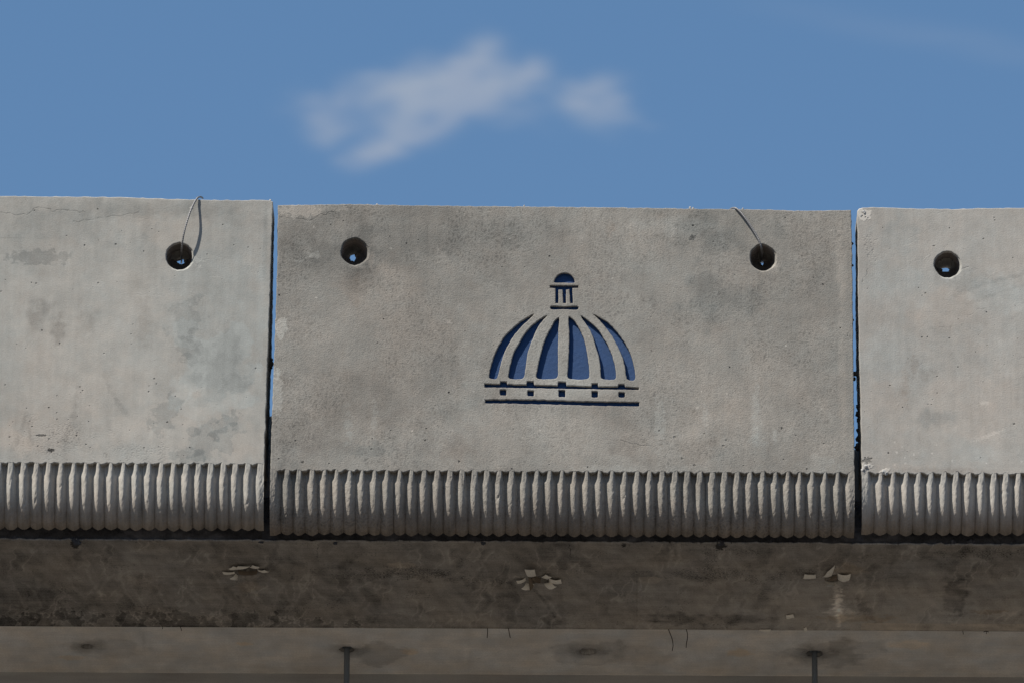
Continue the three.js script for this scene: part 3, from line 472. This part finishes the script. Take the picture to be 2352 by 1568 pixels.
makePanel({
  seed: 101, mid: 300, flute: 1064, foot: 1213, valley: 12 - 28.65 * 25, pitch: 28.65, draftR: 0.0075, draftL: 0.003,
  label: 'smooth pale concrete panel with a standing wire loop, left of the dome panel',
  left: [[-690, 446], [-693, 800], [-696, 1066], [-697, 1225]], right: [[627, 463], [625.5, 500], [621, 640], [616.5, 774], [611, 930], [607.5, 1029], [606.5, 1066], [609, 1225]],
  top: [[-690, 446], [-300, 448], [0, 450], [150, 451], [300, 453], [400, 457], [500, 459], [605, 459], [620, 460], [627, 463]],
  holes: [[412, 588, 30, 416, 602.5, 8.6, 5.2, 1], [-480, 584, 30, -478, 598, 8, 6, 5]], emblem: false,
  lumps: [[623, 835, -0.07, 6, 0], [619, 828, -0.08, 7, 0], [620, 843, -0.085, 6, 0], [621, 461, -0.012, 2.6, 1]],
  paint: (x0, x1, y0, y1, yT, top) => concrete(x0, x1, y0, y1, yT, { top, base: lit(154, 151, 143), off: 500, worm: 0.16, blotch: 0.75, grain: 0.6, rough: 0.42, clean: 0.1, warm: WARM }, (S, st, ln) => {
    const r = rng(9);
    st(120, 900, 190, 330, { l: 0.03, t: 0.9, soft: 0.8, rough: 0.5 }); st(420, 980, 200, 110, { l: 0.07, t: 0.9, soft: 0.5, rough: 0.6 }); st(60, 1000, 180, 60, { l: 0.02, t: 0.8 });
    st(500, 690, 130, 260, { l: -0.02, t: -1.0, soft: 0.5, rough: 0.6 }); st(500, 850, 95, 120, { l: 0.05, t: -1.1, soft: 0.2, rough: 0.7 }); st(430, 740, 40, 60, { l: -0.09, t: -0.4, soft: 0.25, rough: 0.8 }); st(505, 850, 60, 90, { l: -0.06, t: -0.5, soft: 0.25, rough: 0.8 }); st(435, 800, 30, 36, { l: -0.1, t: -0.5, soft: 0.2, rough: 0.6 });
    st(150, 520, 220, 60, { l: -0.07, t: -0.6, rough: 0.6 }); st(300, 480, 330, 26, { l: -0.06, t: -0.2, rough: 0.6, b: 0.02 }); st(90, 590, 80, 20, { l: -0.15, t: -0.5, rough: 0.7, soft: 0.3 }); st(400, 530, 90, 50, { t: 1.0, l: 0.02, rough: 0.6 });
    st(90, 730, 40, 52, { l: -0.17, t: 0.4, soft: 0.9, rough: 0.6 }); st(135, 760, 26, 46, { l: -0.18, t: 0.3, soft: 0.9, rough: 0.5 }); st(205, 735, 30, 40, { l: -0.1, soft: 0.9, rough: 0.6 }); st(330, 745, 26, 80, { l: -0.08, t: 0.6, soft: 0.9, rough: 0.5 });
    ln([[240, 860], [262, 910], [290, 950]], 10, { l: -0.15 }); ln([[180, 890], [172, 950], [150, 1010]], 12, { l: -0.16 }); ln([[62, 950], [42, 1005], [30, 1030]], 8, { l: -0.14 }); ln([[60, 960], [74, 1020]], 8, { l: -0.13 });
    st(380, 950, 30, 50, { l: -0.13, t: -0.9, soft: 0.2, rough: 0.7, rot: -25 }); st(515, 975, 20, 40, { l: -0.13, t: -0.9, soft: 0.2, rough: 0.8, rot: -40 }); st(445, 990, 18, 14, { l: -0.13, t: -0.9, soft: 0.2 }); st(490, 1010, 60, 40, { l: -0.11, t: -1, soft: 0.15, rough: 0.7, rot: 35 }); st(440, 1045, 60, 16, { l: -0.1, t: -0.8, soft: 0.2, rough: 0.5 }); st(540, 880, 36, 26, { l: -0.06, t: -0.6, soft: 0.2, rough: 0.7 });
    ln([[340, 1000], [400, 950], [450, 890], [480, 850]], 6, { l: 0.08, t: -0.4 }); ln([[300, 780], [340, 740]], 4, { l: 0.05 });
    ln([[-20, 483], [30, 492], [60, 495], [80, 480], [100, 476], [120, 486], [150, 482], [190, 490]], 2.2, { l: -0.22, b: -0.16 }); ln([[170, 510], [200, 508], [260, 496], [320, 490]], 2.2, { l: -0.16, b: -0.1 }); ln([[0, 545], [70, 548]], 2, { l: -0.14 });
    st(610, 560, 8, 120, { l: -0.06, t: -0.6, b: -0.03 }); st(600, 700, 14, 240, { l: 0.04, t: -0.7, soft: 0.8 });
    st(418, 612, 36, 10, { l: 0.14, soft: 0.9, rough: 0.8 }); st(455, 598, 14, 14, { l: 0.1, b: -0.1, rough: 0.9 });
    for (let i = 0; i < 26; i++) { const x = -40 + r() * 640, y = 480 + r() * 220; ln([[x, y], [x + 30 + r() * 40, y + (r() - 0.5) * 24]], 1.5, { l: (r() - 0.5) * 0.16, b: (r() - 0.6) * 0.12 }); }
    for (let i = 0; i < 34; i++) { const x = 440 + r() * 170, y = 640 + r() * 300; ln([[x, y], [x + (r() - 0.5) * 14, y + 30 + r() * 60]], 1.3, { l: (r() - 0.4) * 0.12, b: (r() - 0.5) * 0.08 }); }
    st(120, 1030, 180, 50, { l: -0.06, b: -0.03, soft: 0.8, rough: 0.8, speck: 130 }); st(150, 1000, 120, 60, { l: -0.1, b: -0.07, soft: 0.8, rough: 0.8, speck: 150 }); st(330, 1040, 100, 24, { l: -0.06, b: -0.07, rough: 0.8, speck: 150 });
    dots(st, r, 46, 0, 440, 860, 1058, 1.5, -0.4); dots(st, r, 30, 0, 600, 480, 860, 1.6, -0.4); st(117, 1034, 9, 4, { l: -0.75, b: -0.5, soft: 0.3, rough: 0.7 }); st(95, 1000, 14, 3, { l: -0.4, b: -0.4, soft: 0.4 }); st(440, 478, 5, 4, { l: 0.2, b: 0.2 });
    st(35, 1012, 60, 40, { l: 0.04, t: 1.2, rough: 0.6 });
  }),
});
makePanel({
  seed: 202, mid: 1300, flute: 1083, foot: 1227, valley: 645, pitch: 28.73, draftR: 0.0015, draftL: 0.001,
  label: 'grey speckled concrete panel carrying the recessed blue dome emblem',
  left: [[638, 471], [637, 600], [634, 690], [631, 774], [625, 945], [621.5, 1060], [620.5, 1084], [619, 1235]], right: [[1955, 482], [1957, 560], [1959, 732], [1960, 815], [1962, 1000], [1962.5, 1084], [1961, 1235]],
  top: [[638, 471], [700, 470], [760, 469], [830, 468.5], [880, 470], [1000, 472], [1200, 474], [1400, 476], [1600, 479], [1700, 480], [1800, 482], [1810, 483], [1870, 483.5], [1955, 482]],
  holes: [[814, 577, 30, 810.5, 592, 6.4, 8.2, 2], [1752, 591, 29, 1750.6, 604.5, 2.8, 5, 3]], emblem: true,
  lumps: [[1706, 480, -0.01, 2.2, 1], [1585, 478.5, -0.02, 3, 1], [1592, 479, -0.02, 2.4, 1], [1204, 473.5, -0.02, 2, 1], [1963.5, 858, -0.05, 4.5, 0], [1962, 870, -0.06, 4, 0], [1957, 560, -0.09, 3, 0], [1958, 610, -0.09, 2.5, 0], [1959, 735, -0.09, 2.5, 0], [866, 470, -0.01, 2.2, 1]],
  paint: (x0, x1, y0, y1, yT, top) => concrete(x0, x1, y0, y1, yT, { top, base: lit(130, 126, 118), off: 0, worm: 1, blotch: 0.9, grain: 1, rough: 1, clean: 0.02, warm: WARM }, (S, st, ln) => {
    const r = rng(19);
    st(730, 590, 170, 150, { l: -0.2, t: -0.5, soft: 0.9, rough: 0.5 }); st(960, 560, 260, 110, { l: -0.12, t: -0.4, soft: 0.9, rough: 0.5 }); st(1200, 530, 200, 60, { l: -0.06, t: -0.8, soft: 0.9 }); st(1640, 530, 170, 70, { l: -0.15, t: -1.0, soft: 0.8, rough: 0.6 }); st(1660, 690, 110, 70, { l: -0.13, t: -1.0, soft: 0.7, rough: 0.6 }); st(1880, 640, 60, 160, { l: -0.1, t: 0.3, soft: 0.9 });
    st(820, 900, 230, 130, { l: -0.1, t: 0.7, soft: 0.9, rough: 0.5 }); st(720, 1010, 110, 60, { l: -0.1, t: 0.5, soft: 0.9, rough: 0.5 }); st(950, 760, 160, 120, { l: -0.05, t: 0.8, soft: 0.9 }); st(880, 640, 120, 70, { l: 0.0, t: 1.0, rough: 0.6 });
    st(1300, 1010, 640, 90, { l: 0.12, t: 0.3, soft: 0.9, rough: 0.5 }); st(1700, 900, 260, 160, { l: 0.09, t: 0.6, soft: 0.9, rough: 0.5 }); st(1500, 640, 110, 100, { l: 0.06, t: -0.6, soft: 0.9 }); st(1080, 850, 50, 200, { l: 0.08, t: -0.6, soft: 0.9, rough: 0.4 }); st(1540, 520, 130, 30, { l: 0.06, t: -0.6 });
    st(1290, 810, 185, 130, { l: 0.11, t: -0.4, soft: 0.5, rough: 0.25 }); st(1292, 893, 180, 44, { l: 0.15, t: -0.4, soft: 0.6, rough: 0.25 });
    st(645, 755, 15, 26, { l: 0.26, t: -0.7, soft: 0.14, rough: 0.5, b: 0.03 }); st(636, 905, 13, 50, { l: 0.2, t: -0.7, soft: 0.16, rough: 0.6, b: 0.03 }); st(636, 855, 9, 16, { l: 0.2, t: -0.7, soft: 0.2, rough: 0.5 });
    st(690, 484, 56, 16, { l: 0.2, t: 0.7, soft: 0.25, rough: 0.6, b: 0.06 }); st(760, 478, 50, 8, { l: 0.14, t: 0.3, soft: 0.3, rough: 0.6 }); ln([[645, 500], [690, 503], [715, 507], [735, 495], [775, 483]], 2, { l: -0.28, b: -0.2 });
    ln([[660, 602], [672, 597], [690, 600], [702, 592], [730, 578]], 3.4, { l: 0.32, t: -0.6 }); st(718, 585, 22, 10, { l: 0.2, t: -0.4, rot: -20, rough: 0.8 }); ln([[650, 620], [680, 618]], 2.5, { l: 0.18 });
    st(850, 592, 16, 42, { l: 0.15, t: 1.0, soft: 0.9, rough: 0.6 }); st(822, 612, 30, 7, { l: 0.2, t: 0.6, soft: 0.9 }); st(1778, 612, 14, 16, { l: 0.2, t: 0.6, soft: 0.9, rough: 0.5 });
    st(1735, 950, 15, 100, { l: 0.15, t: -1.1, soft: 0.8, rough: 0.5 }); st(1745, 1000, 26, 60, { l: 0.1, t: -1.0, soft: 0.8, rough: 0.6 }); st(1515, 970, 18, 90, { l: 0.12, t: -1.0, soft: 0.8, rough: 0.6 }); st(860, 960, 10, 60, { l: 0.12, t: -0.9, soft: 0.8, rough: 0.7 }); st(800, 975, 14, 60, { l: 0.08, t: -1.1, soft: 0.9, rough: 0.8 }); st(1620, 960, 10, 40, { l: 0.1, t: -0.8, rough: 0.7 }); st(1780, 1000, 10, 20, { l: 0.16, t: -0.9, rough: 0.6 });
    st(850, 1035, 50, 26, { l: -0.13, t: -1.0, soft: 0.6, rough: 0.6 }); st(1040, 1030, 60, 30, { l: -0.06, t: 0.5, rough: 0.7 }); st(1450, 1020, 60, 40, { l: -0.1, t: 0.4, soft: 0.7, rough: 0.7 }); st(1600, 1030, 70, 34, { l: -0.09, t: 0.4, soft: 0.7, rough: 0.7 }); st(900, 985, 90, 30, { l: -0.06, t: 0.4, rough: 0.7 });
    st(1400, 1076, 130, 12, { l: 0.12, t: -0.6, soft: 0.8, rough: 0.6 }); st(1570, 1076, 60, 14, { l: 0.1, t: -0.6, soft: 0.8, rough: 0.7 }); st(1880, 1068, 50, 30, { l: 0.08, t: -0.8, rough: 0.7 });
    st(1932, 620, 18, 160, { l: 0.13, t: 0.9, soft: 0.9, rough: 0.4 }); st(1935, 900, 16, 200, { l: 0.1, t: 0.8, soft: 0.9, rough: 0.4 });
    st(1590, 545, 9, 6, { l: -0.35, t: -1.5, soft: 0.5, rough: 0.8, rot: 30 }); st(1400, 530, 14, 20, { t: 1.3, l: -0.03, rough: 0.6 }); ln([[885, 500], [893, 535], [896, 550]], 1.4, { l: -0.2, b: -0.1 }); ln([[1430, 1011], [1470, 1022], [1495, 1025]], 1.6, { l: -0.12, b: -0.25 });
    ln([[1750, 870], [1745, 910], [1748, 940]], 2, { l: -0.12, b: -0.08 }); st(1015, 590, 16, 20, { l: 0.14, rough: 0.8 }); st(1030, 740, 12, 9, { l: 0.15, rough: 0.6 });
    dots(st, r, 42, 640, 1950, 500, 1075, 1.7, -0.5); dots(st, r, 26, 640, 1950, 980, 1078, 2.2, -0.35); dots(st, r, 40, 660, 1940, 500, 1060, 2.2, 0.3);
    for (let i = 0; i < 60; i++) { const x = 650 + r() * 1290, y = 480 + r() * 30, len = 40 + 190 * r() * r(); ln([[x, y], [x + (r() - 0.5) * 6, y + len * 0.5], [x + (r() - 0.5) * 10, y + len]], 2 + 3 * r(), { l: (r() - 0.55) * 0.16, wob: 0.6 }); }
    for (const [x, y] of [[814, 612], [1752, 625]]) for (let i = 0; i < 5; i++) { const q = x + (r() - 0.5) * 40; ln([[q, y], [q + (r() - 0.5) * 6, y + 40 + r() * 80]], 3 + 3 * r(), { l: (r() - 0.6) * 0.2, t: 0.5, wob: 0.6 }); }
    for (let i = 0; i < 30; i++) { const x = 1120 + r() * 345, y = 935 + r() * 6; ln([[x, y], [x + (r() - 0.5) * 5, y + 15 + r() * 60]], 2 + 2 * r(), { l: (r() - 0.6) * 0.14, wob: 0.6 }); }
    st(660, 1130, 40, 90, { l: -0.14, t: -1.0, soft: 0.8, rough: 0.6 });
  }),
});
makePanel({
  seed: 303, mid: 2170, flute: 1087, foot: 1225, valley: 2009, pitch: 28.8, draftR: 0.002, draftL: 0.0052,
  label: 'smooth pale concrete panel right of the dome panel, white mortar on its upper corner',
  left: [[1969, 484], [1970, 560], [1972, 732], [1974, 830], [1976.5, 919], [1979, 1040], [1979.5, 1086], [1976, 1233]], right: [[3294, 478], [3298, 800], [3300, 1088], [3301, 1240]],
  top: [[1969, 484], [1973, 479], [1982, 476.5], [2000, 475.5], [2040, 476.5], [2100, 478.5], [2150, 479], [2200, 480], [2240, 478], [2352, 477], [3294, 478]],
  holes: [[2176, 607, 29, 2172, 619.5, 7.6, 5.6, 4], [3090, 612, 29, 3092, 626, 7, 6, 6]], emblem: false,
  lumps: [[1970, 530, -0.06, 4, 0], [1969.5, 566, -0.07, 4.4, 0], [1970, 590, -0.07, 3.4, 0], [1970, 632, -0.08, 3.4, 0], [1970, 655, -0.08, 5, 0], [1971, 700, -0.08, 3, 0], [1971, 858, -0.05, 7, 0], [1972, 935, -0.08, 6, 0], [1971, 950, -0.08, 6, 0], [1972, 965, -0.08, 5, 0], [1972.5, 990, -0.09, 5.5, 0], [1971.5, 1008, -0.09, 6.5, 0], [1970, 1026, -0.09, 7, 0], [1989, 1072, -0.001, 4.5, 1], [1983, 1079, -0.003, 5, 1], [1997, 1070, -0.003, 3.2, 1], [2030, 1084, -0.003, 5, 1], [2035, 1087, -0.003, 4, 1], [1985, 489, -0.004, 5, 1], [1992, 501, -0.004, 4, 1], [1977, 497, -0.004, 4, 1]],
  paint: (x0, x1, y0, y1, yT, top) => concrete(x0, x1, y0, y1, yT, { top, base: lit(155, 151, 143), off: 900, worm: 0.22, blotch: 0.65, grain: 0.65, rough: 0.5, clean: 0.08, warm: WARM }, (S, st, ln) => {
    const r = rng(29);
    st(1985, 494, 20, 17, { l: 0.3, t: 0.3, soft: 0.3, rough: 0.5, b: 0.12 }); for (const [x, y] of [[1981, 488], [1981, 496], [1988, 499]]) st(x, y, 1.8, 1.6, { l: -0.7, b: -0.4, soft: 0.3, rough: 0.1 });
    st(1990, 1058, 14, 8, { l: -0.3, b: -0.4, soft: 0.3, rough: 0.8 }); st(1988, 1072, 16, 10, { l: 0.25, b: 0.2, soft: 0.3, rough: 0.8 }); st(2032, 1082, 16, 6, { l: 0.3, b: 0.2, soft: 0.3, rot: 25 });
    st(2060, 540, 70, 60, { l: -0.02, t: -1.3, soft: 0.6, rough: 0.5 }); st(2080, 650, 90, 70, { l: 0.03, t: -0.9, soft: 0.7, rough: 0.6 }); st(2200, 640, 110, 40, { l: -0.06, t: -0.6, rot: -18, soft: 0.6, rough: 0.5 }); st(2290, 670, 110, 50, { l: 0.05, t: -1, rot: -18, soft: 0.5, rough: 0.5 }); st(2050, 830, 90, 120, { l: 0.02, t: -0.8, soft: 0.7, rough: 0.6 }); st(2150, 700, 100, 70, { t: 1.0, l: 0.02, rough: 0.5 }); st(2230, 930, 120, 120, { t: 1.0, l: 0.03, rough: 0.5 }); st(2040, 950, 60, 110, { t: 0.9, l: 0.02 });
    ln([[2190, 680], [2250, 655], [2352, 628]], 8, { l: -0.14, t: -0.3 }); ln([[2220, 700], [2300, 670], [2352, 655]], 5, { l: -0.1 }); ln([[2320, 730], [2352, 715]], 5, { l: -0.12 }); ln([[2130, 755], [2165, 752], [2195, 748]], 3, { l: -0.14 });
    ln([[1984, 645], [1990, 630], [1998, 618]], 2, { l: -0.2, b: -0.15 }); ln([[2190, 632], [2205, 622], [2225, 613]], 2, { l: -0.28, b: -0.2 }); st(2200, 622, 26, 18, { l: 0.04, b: -0.05, rough: 0.9 }); st(2178, 640, 20, 7, { l: 0.1, rough: 0.8 });
    st(2125, 860, 26, 20, { l: -0.1, t: 0.4, soft: 0.9, rough: 0.7 }); st(2100, 840, 14, 40, { l: -0.1, t: 0.9, soft: 0.9, rough: 0.7 }); st(2080, 880, 14, 60, { l: -0.07, t: 1.2, soft: 0.9, rough: 0.6 }); st(2150, 960, 70, 24, { l: -0.1, t: -0.9, soft: 0.7, rough: 0.7 }); st(2240, 1040, 70, 30, { l: 0.03, t: -0.8, soft: 0.6, rough: 0.6 });
    st(2270, 1000, 50, 5, { l: 0.16, rot: 24, rough: 0.9 }); st(2262, 925, 16, 6, { l: 0.15 }); st(2170, 1080, 160, 10, { l: -0.1, t: 0.8, soft: 0.9, rough: 0.6 }); st(2090, 1072, 90, 12, { l: 0.03, t: 1.0, soft: 0.9, rough: 0.6 });
    for (let i = 0; i < 40; i++) { const x = 1985 + r() * 80, y = 520 + r() * 500; ln([[x, y], [x + (r() - 0.5) * 18, y + 26 + r() * 50]], 1.4, { l: (r() - 0.5) * 0.13, b: (r() - 0.5) * 0.12 }); }
    for (let i = 0; i < 40; i++) { const x = 2040 + r() * 300, y = 490 + r() * 480; ln([[x, y], [x + 18 + r() * 34, y - 4 - r() * 18]], 1.6, { l: (r() - 0.55) * 0.16, b: (r() - 0.6) * 0.14 }); }
    dots(st, r, 36, 1990, 2350, 500, 1075, 1.7, -0.45); dots(st, r, 14, 1990, 2350, 1000, 1078, 2.2, 0.25); st(1990, 548, 22, 14, { b: -0.1, l: -0.05, rough: 0.9, speck: 120 }); st(1998, 580, 16, 26, { b: -0.12, l: -0.06, rough: 0.9, speck: 130 });
  }),
});

// ------------------------------------------------------------------ wire loops in the lifting holes
const wireMat = (() => {
  const S = new Sheet(64, 64, 0, 1, 0, 1);
  S.fill((x, y, k) => { const s = Math.sin((x + y) * Math.PI * 2); S.B[k] = 0.5 + 0.4 * s; S.L[k] = 0.08 * s; });
  const m = S.material([0.2, 0.195, 0.19], { mirror: true, bumpScale: 0.0006, roughness: 0.55 });
  for (const t of [m.map, m.bumpMap]) { t.wrapS = t.wrapT = THREE.RepeatWrapping; t.repeat.set(60, 3); }
  m.metalness = 0.35; return m;
})();
function wireLoop(pts, radius, label) {
  const c = new THREE.CatmullRomCurve3(pts.map(([x, y, z]) => V(x, y, z)), false, 'centripetal'), base = V(pts[0][0], pts[0][1], pts[0][2]);
  const o = thing('wire_loop', label, 'wire', base, 'wire lifting loops');
  part('wire', new THREE.TubeGeometry(c, 160, radius, 9), wireMat, o);
}
const z4 = (X, Y, z) => [(620 + X / 4.61) / 1.7007, (740 + Y / 4.61) / 1.7007, z], z6 = (X, Y, z) => [(2830 + X / 4.9) / 1.7007, (780 + Y / 4.9) / 1.7007, z];
wireLoop([[416.5, 604, -0.125], z4(412, 1240, -0.075), z4(410, 1150, -0.02), z4(418, 1020, 0.01), z4(440, 860, 0.022), z4(480, 680, 0.027), z4(530, 510, 0.027), z4(580, 370, 0.024), z4(630, 260, 0.016), z4(672, 190, 0.008), z4(705, 150, 0.004), z4(740, 135, -0.006), z4(772, 142, -0.02), z4(792, 160, -0.045)], 0.0027, 'thin steel wire loop arching from a hole over the top of the left panel');
wireLoop([[1750.3, 603, -0.125], z6(712, 1130, -0.07), z6(712, 1000, -0.015), z6(706, 920, 0.006), z6(688, 850, 0.011), z6(620, 700, 0.0125), z6(540, 565, 0.0125), z6(450, 425, 0.012), z6(350, 295, 0.010), z6(275, 210, 0.007), z6(215, 166, 0.003), z6(170, 162, -0.01), z6(120, 178, -0.05)], 0.0029, 'thin steel wire slanting tightly from the hole right of the dome over the panel edge');

// ------------------------------------------------------------------ hanging rods, tie wires, torn paper under the slab
const rodMat = new THREE.MeshStandardMaterial({ color: new THREE.Color().setRGB(0.19, 0.21, 0.225), roughness: 0.5, metalness: 0.45 });
ties.forEach(([px, py, , has], i) => {
  if (!has) return;
  const c = H(px, py + 2, yL), o = thing('threaded_rod', i === 1 ? 'grey threaded rod hanging from the tie hole below the left end of the dome panel' : 'grey threaded rod hanging from the tie hole below the right end of the dome panel', 'rod', new THREE.Vector3(c.x, yL - 0.55, c.z), 'threaded rods hanging from the slab');
  const pts = []; for (let y = -0.55; y < 0.05; y += 0.0025) pts.push(new THREE.Vector2(0.0088, y), new THREE.Vector2(0.0081, y + 0.00125));
  part('rod', new THREE.LatheGeometry(pts, 14).translate(c.x, yL, c.z), rodMat, o);
  const ring = []; for (const [r, y] of [[0.0095, 0.03], [0.016, 0.03], [0.017, 0.012], [0.0165, 0.010], [0.0095, 0.010]]) ring.push(new THREE.Vector2(r, y));
  part('nut', new THREE.LatheGeometry(ring, 6).translate(c.x, yL, c.z), rodMat, o);
});
const rust = new THREE.MeshStandardMaterial({ color: new THREE.Color().setRGB(0.035, 0.026, 0.02), roughness: 0.85, metalness: 0.2 });
const tieWires = [
  ['first short straight tie wire hanging below the dome, left of its twin', [[1119.5, 1441], [1120, 1450], [1119, 1464.5]]], ['short tie wire with bent tip below the dome, right of its straight twin', [[1168, 1441], [1169.5, 1452], [1172, 1464]]],
  ['long curved tie wire hanging under the slab, the longer of the bowed pair', [[1535, 1443], [1539, 1454], [1544, 1468], [1546, 1482], [1544, 1494]]], ['slightly wavy tie wire hanging right beside the longest bowed wire', [[1576, 1443], [1579, 1455], [1578.5, 1468], [1576.5, 1478], [1576, 1487]]],
  ['tiny wire stub under the left panel, nearer the picture edge', [[373, 1436], [374, 1439], [373, 1444]]], ['tiny slanted wire stub under the left panel, nearer the dome panel', [[414, 1437], [415.5, 1442], [417, 1448]]],
  ['tiny rusty wire stub under the right panel, nearer the dome panel', [[2211, 1447], [2212, 1451], [2212.5, 1456]]], ['tiny forked wire stub under the right panel, nearer the picture edge', [[2263, 1446], [2265, 1450], [2266, 1455]]],
];
tieWires.forEach(([label, pts], i) => {
  const z = zStep + 0.004, w = pts.map(([x, y]) => V(x, y, z)); w.unshift(w[0].clone().setY(yS + 0.012));
  const o = thing('tie_wire', label, 'wire', w[w.length - 1], 'tie wires left in the underside of the slab');
  part('wire', new THREE.TubeGeometry(new THREE.CatmullRomCurve3(w), 24, i < 4 ? 0.0013 : 0.001, 6), rust, o);
  if (i === 7) part('wire_end', new THREE.TubeGeometry(new THREE.CatmullRomCurve3([V(2259, 1451, z), V(2265, 1449, z), V(2271, 1451, z)]), 8, 0.001, 6), rust, o);
});
const paperMat = (() => { const S = new Sheet(128, 128, 0, 1, 0, 1); S.fill((x, y, k) => { S.L[k] = 0.14 * fbm(x * 6, y * 6, 4) + 0.06 * perlin(x * 60, y * 9); S.B[k] = 0.5 + 0.2 * fbm(x * 9, y * 9, 3); }); return S.material([0.80, 0.74, 0.63], { mirror: true, bumpScale: 0.002 }); })();
const brownMat = new THREE.MeshStandardMaterial({ color: new THREE.Color().setRGB(0.15, 0.115, 0.08), roughness: 0.95 });
function flap(c, hs, bow, seed) {                             // four corners seen on the slab, each hanging hs below it
  const P = c.map(([x, y], i) => H(x, y, yS - hs[i]));
  const at = (u, v, d) => { const p = P[0].clone().multiplyScalar((1 - u) * (1 - v)).addScaledVector(P[1], u * (1 - v)).addScaledVector(P[2], u * v).addScaledVector(P[3], (1 - u) * v); p.y -= bow * 4 * v * (1 - v) + bow * 0.5 * Math.sin(u * 3.1) + 0.0012 * fbm(u * 2 + seed, v * 2, 2) + d; return [p.x, p.y, p.z]; };
  const top = grid(5, 6, (u, v) => at(u, v, 0)), low = grid(5, 6, (u, v) => at(1 - u, v, 0.0012)), rim = [[0, 0], [1, 0], [1, 1], [0, 1], [0, 0]];
  const side = grid(24, 1, (s, v) => { const q = Math.min(3.9999, s * 4), i = Math.floor(q), f = q - i; return at(mix(rim[i][0], rim[i + 1][0], f), mix(rim[i][1], rim[i + 1][1], f), v * 0.0012); });
  return mergeGeometries([flat(top), flat(low), flat(side)]);
}
function sleeve(conv, label, list, at) {
  const o = thing('torn_paper_sleeve', label, 'paper', H(at[0], at[1], yS), 'torn paper sleeves in the slab holes');
  list.forEach(([c, hs, bow, brown], i) => part('paper_flap', flap(c.map((p) => conv(...p)), hs, bow, i * 3.3 + at[0]), brown ? brownMat : paperMat, o));
}
const t7 = (X, Y) => [(1300 + X / 1.68) / 1.7007, (2000 + Y / 1.68) / 1.7007], t6 = (X, Y) => [X / 1.68 / 1.7007, (2000 + Y / 1.68) / 1.7007], t8 = (X, Y) => [(2600 + X / 1.68) / 1.7007, (2000 + Y / 1.68) / 1.7007];
const A = [0.001, 0.001, 0.018, 0.018], Bq = [0.001, 0.001, 0.007, 0.007];
sleeve(t6, 'ragged paper sleeve round the slab hole below the left panel joint', [
  [[[1538, 388], [1542, 402], [1468, 405], [1460, 390]], Bq, 0.002], [[[1548, 402], [1562, 412], [1556, 442], [1508, 434]], A, 0.003], [[[1600, 362], [1540, 372], [1500, 370], [1530, 354]], Bq, 0.002], [[[1540, 372], [1600, 364], [1640, 352], [1560, 352]], Bq, 0.003], [[[1640, 360], [1690, 366], [1702, 358], [1655, 345]], Bq, 0.002], [[[1690, 374], [1698, 386], [1768, 389], [1738, 378]], Bq, 0.003], [[[1560, 380], [1690, 380], [1680, 402], [1580, 404]], [0.001, 0.001, 0.012, 0.012], 0.006, 1]], sleeves[0]);
sleeve(t7, 'star of six clean white paper flaps round the slab hole below the dome', [
  [[[1282, 420], [1336, 416], [1325, 373], [1258, 373]], A, 0.004], [[[1365, 420], [1396, 433], [1436, 424], [1398, 407]], Bq, 0.003], [[[1418, 432], [1424, 456], [1503, 465], [1498, 440]], Bq, 0.004], [[[1432, 455], [1385, 464], [1424, 503], [1470, 487]], A, 0.004], [[[1322, 470], [1268, 462], [1236, 500], [1290, 508]], A, 0.004], [[[1264, 430], [1268, 444], [1212, 465], [1204, 446]], Bq, 0.003], [[[1284, 422], [1306, 428], [1318, 480], [1294, 514]], A, 0.006, 1], [[[1336, 418], [1366, 430], [1360, 462], [1326, 456]], [0.001, 0.001, 0.02, 0.02], 0.004, 1], [[[1306, 424], [1340, 420], [1345, 455], [1312, 462]], [0.002, 0.002, 0.006, 0.006], 0.003, 1]], sleeves[1]);
sleeve(t8, 'dirty curled paper sleeve round the slab hole below the right end of the dome panel', [
  [[[986, 406], [986, 431], [903, 433], [912, 404]], Bq, 0.002], [[[1030, 424], [1088, 416], [1112, 346], [1062, 388]], Bq, 0.003], [[[1128, 402], [1132, 440], [1204, 445], [1216, 404]], Bq, 0.005], [[[1118, 462], [1048, 454], [1050, 480], [1110, 486]], A, 0.003], [[[1090, 420], [1122, 406], [1126, 440], [1060, 446]], [0.001, 0.001, 0.012, 0.012], 0.004, 1]], sleeves[2]);
const scraps = [['small pale paper scrap stuck under the slab right of the dome panel middle', [[790, 672], [838, 668], [846, 688], [795, 698]]], ['small pale paper scrap caught on the edge between the two slab strips', [[618, 767], [690, 766], [684, 782], [606, 776]]], ['crumpled pale scrap in the broken edge below the dirty paper sleeve', [[905, 760], [925, 750], [932, 774], [912, 778]]]];
for (const [label, c] of scraps) { const w = c.map((p) => t8(...p)), o = thing('paper_scrap', label, 'paper', H(w[0][0], w[0][1], yS - 0.004)); part('scrap', flap(w, [0.002, 0.002, 0.005, 0.006], 0.002, w[0][0]), paperMat, o); }

renderer.render(scene, camera);
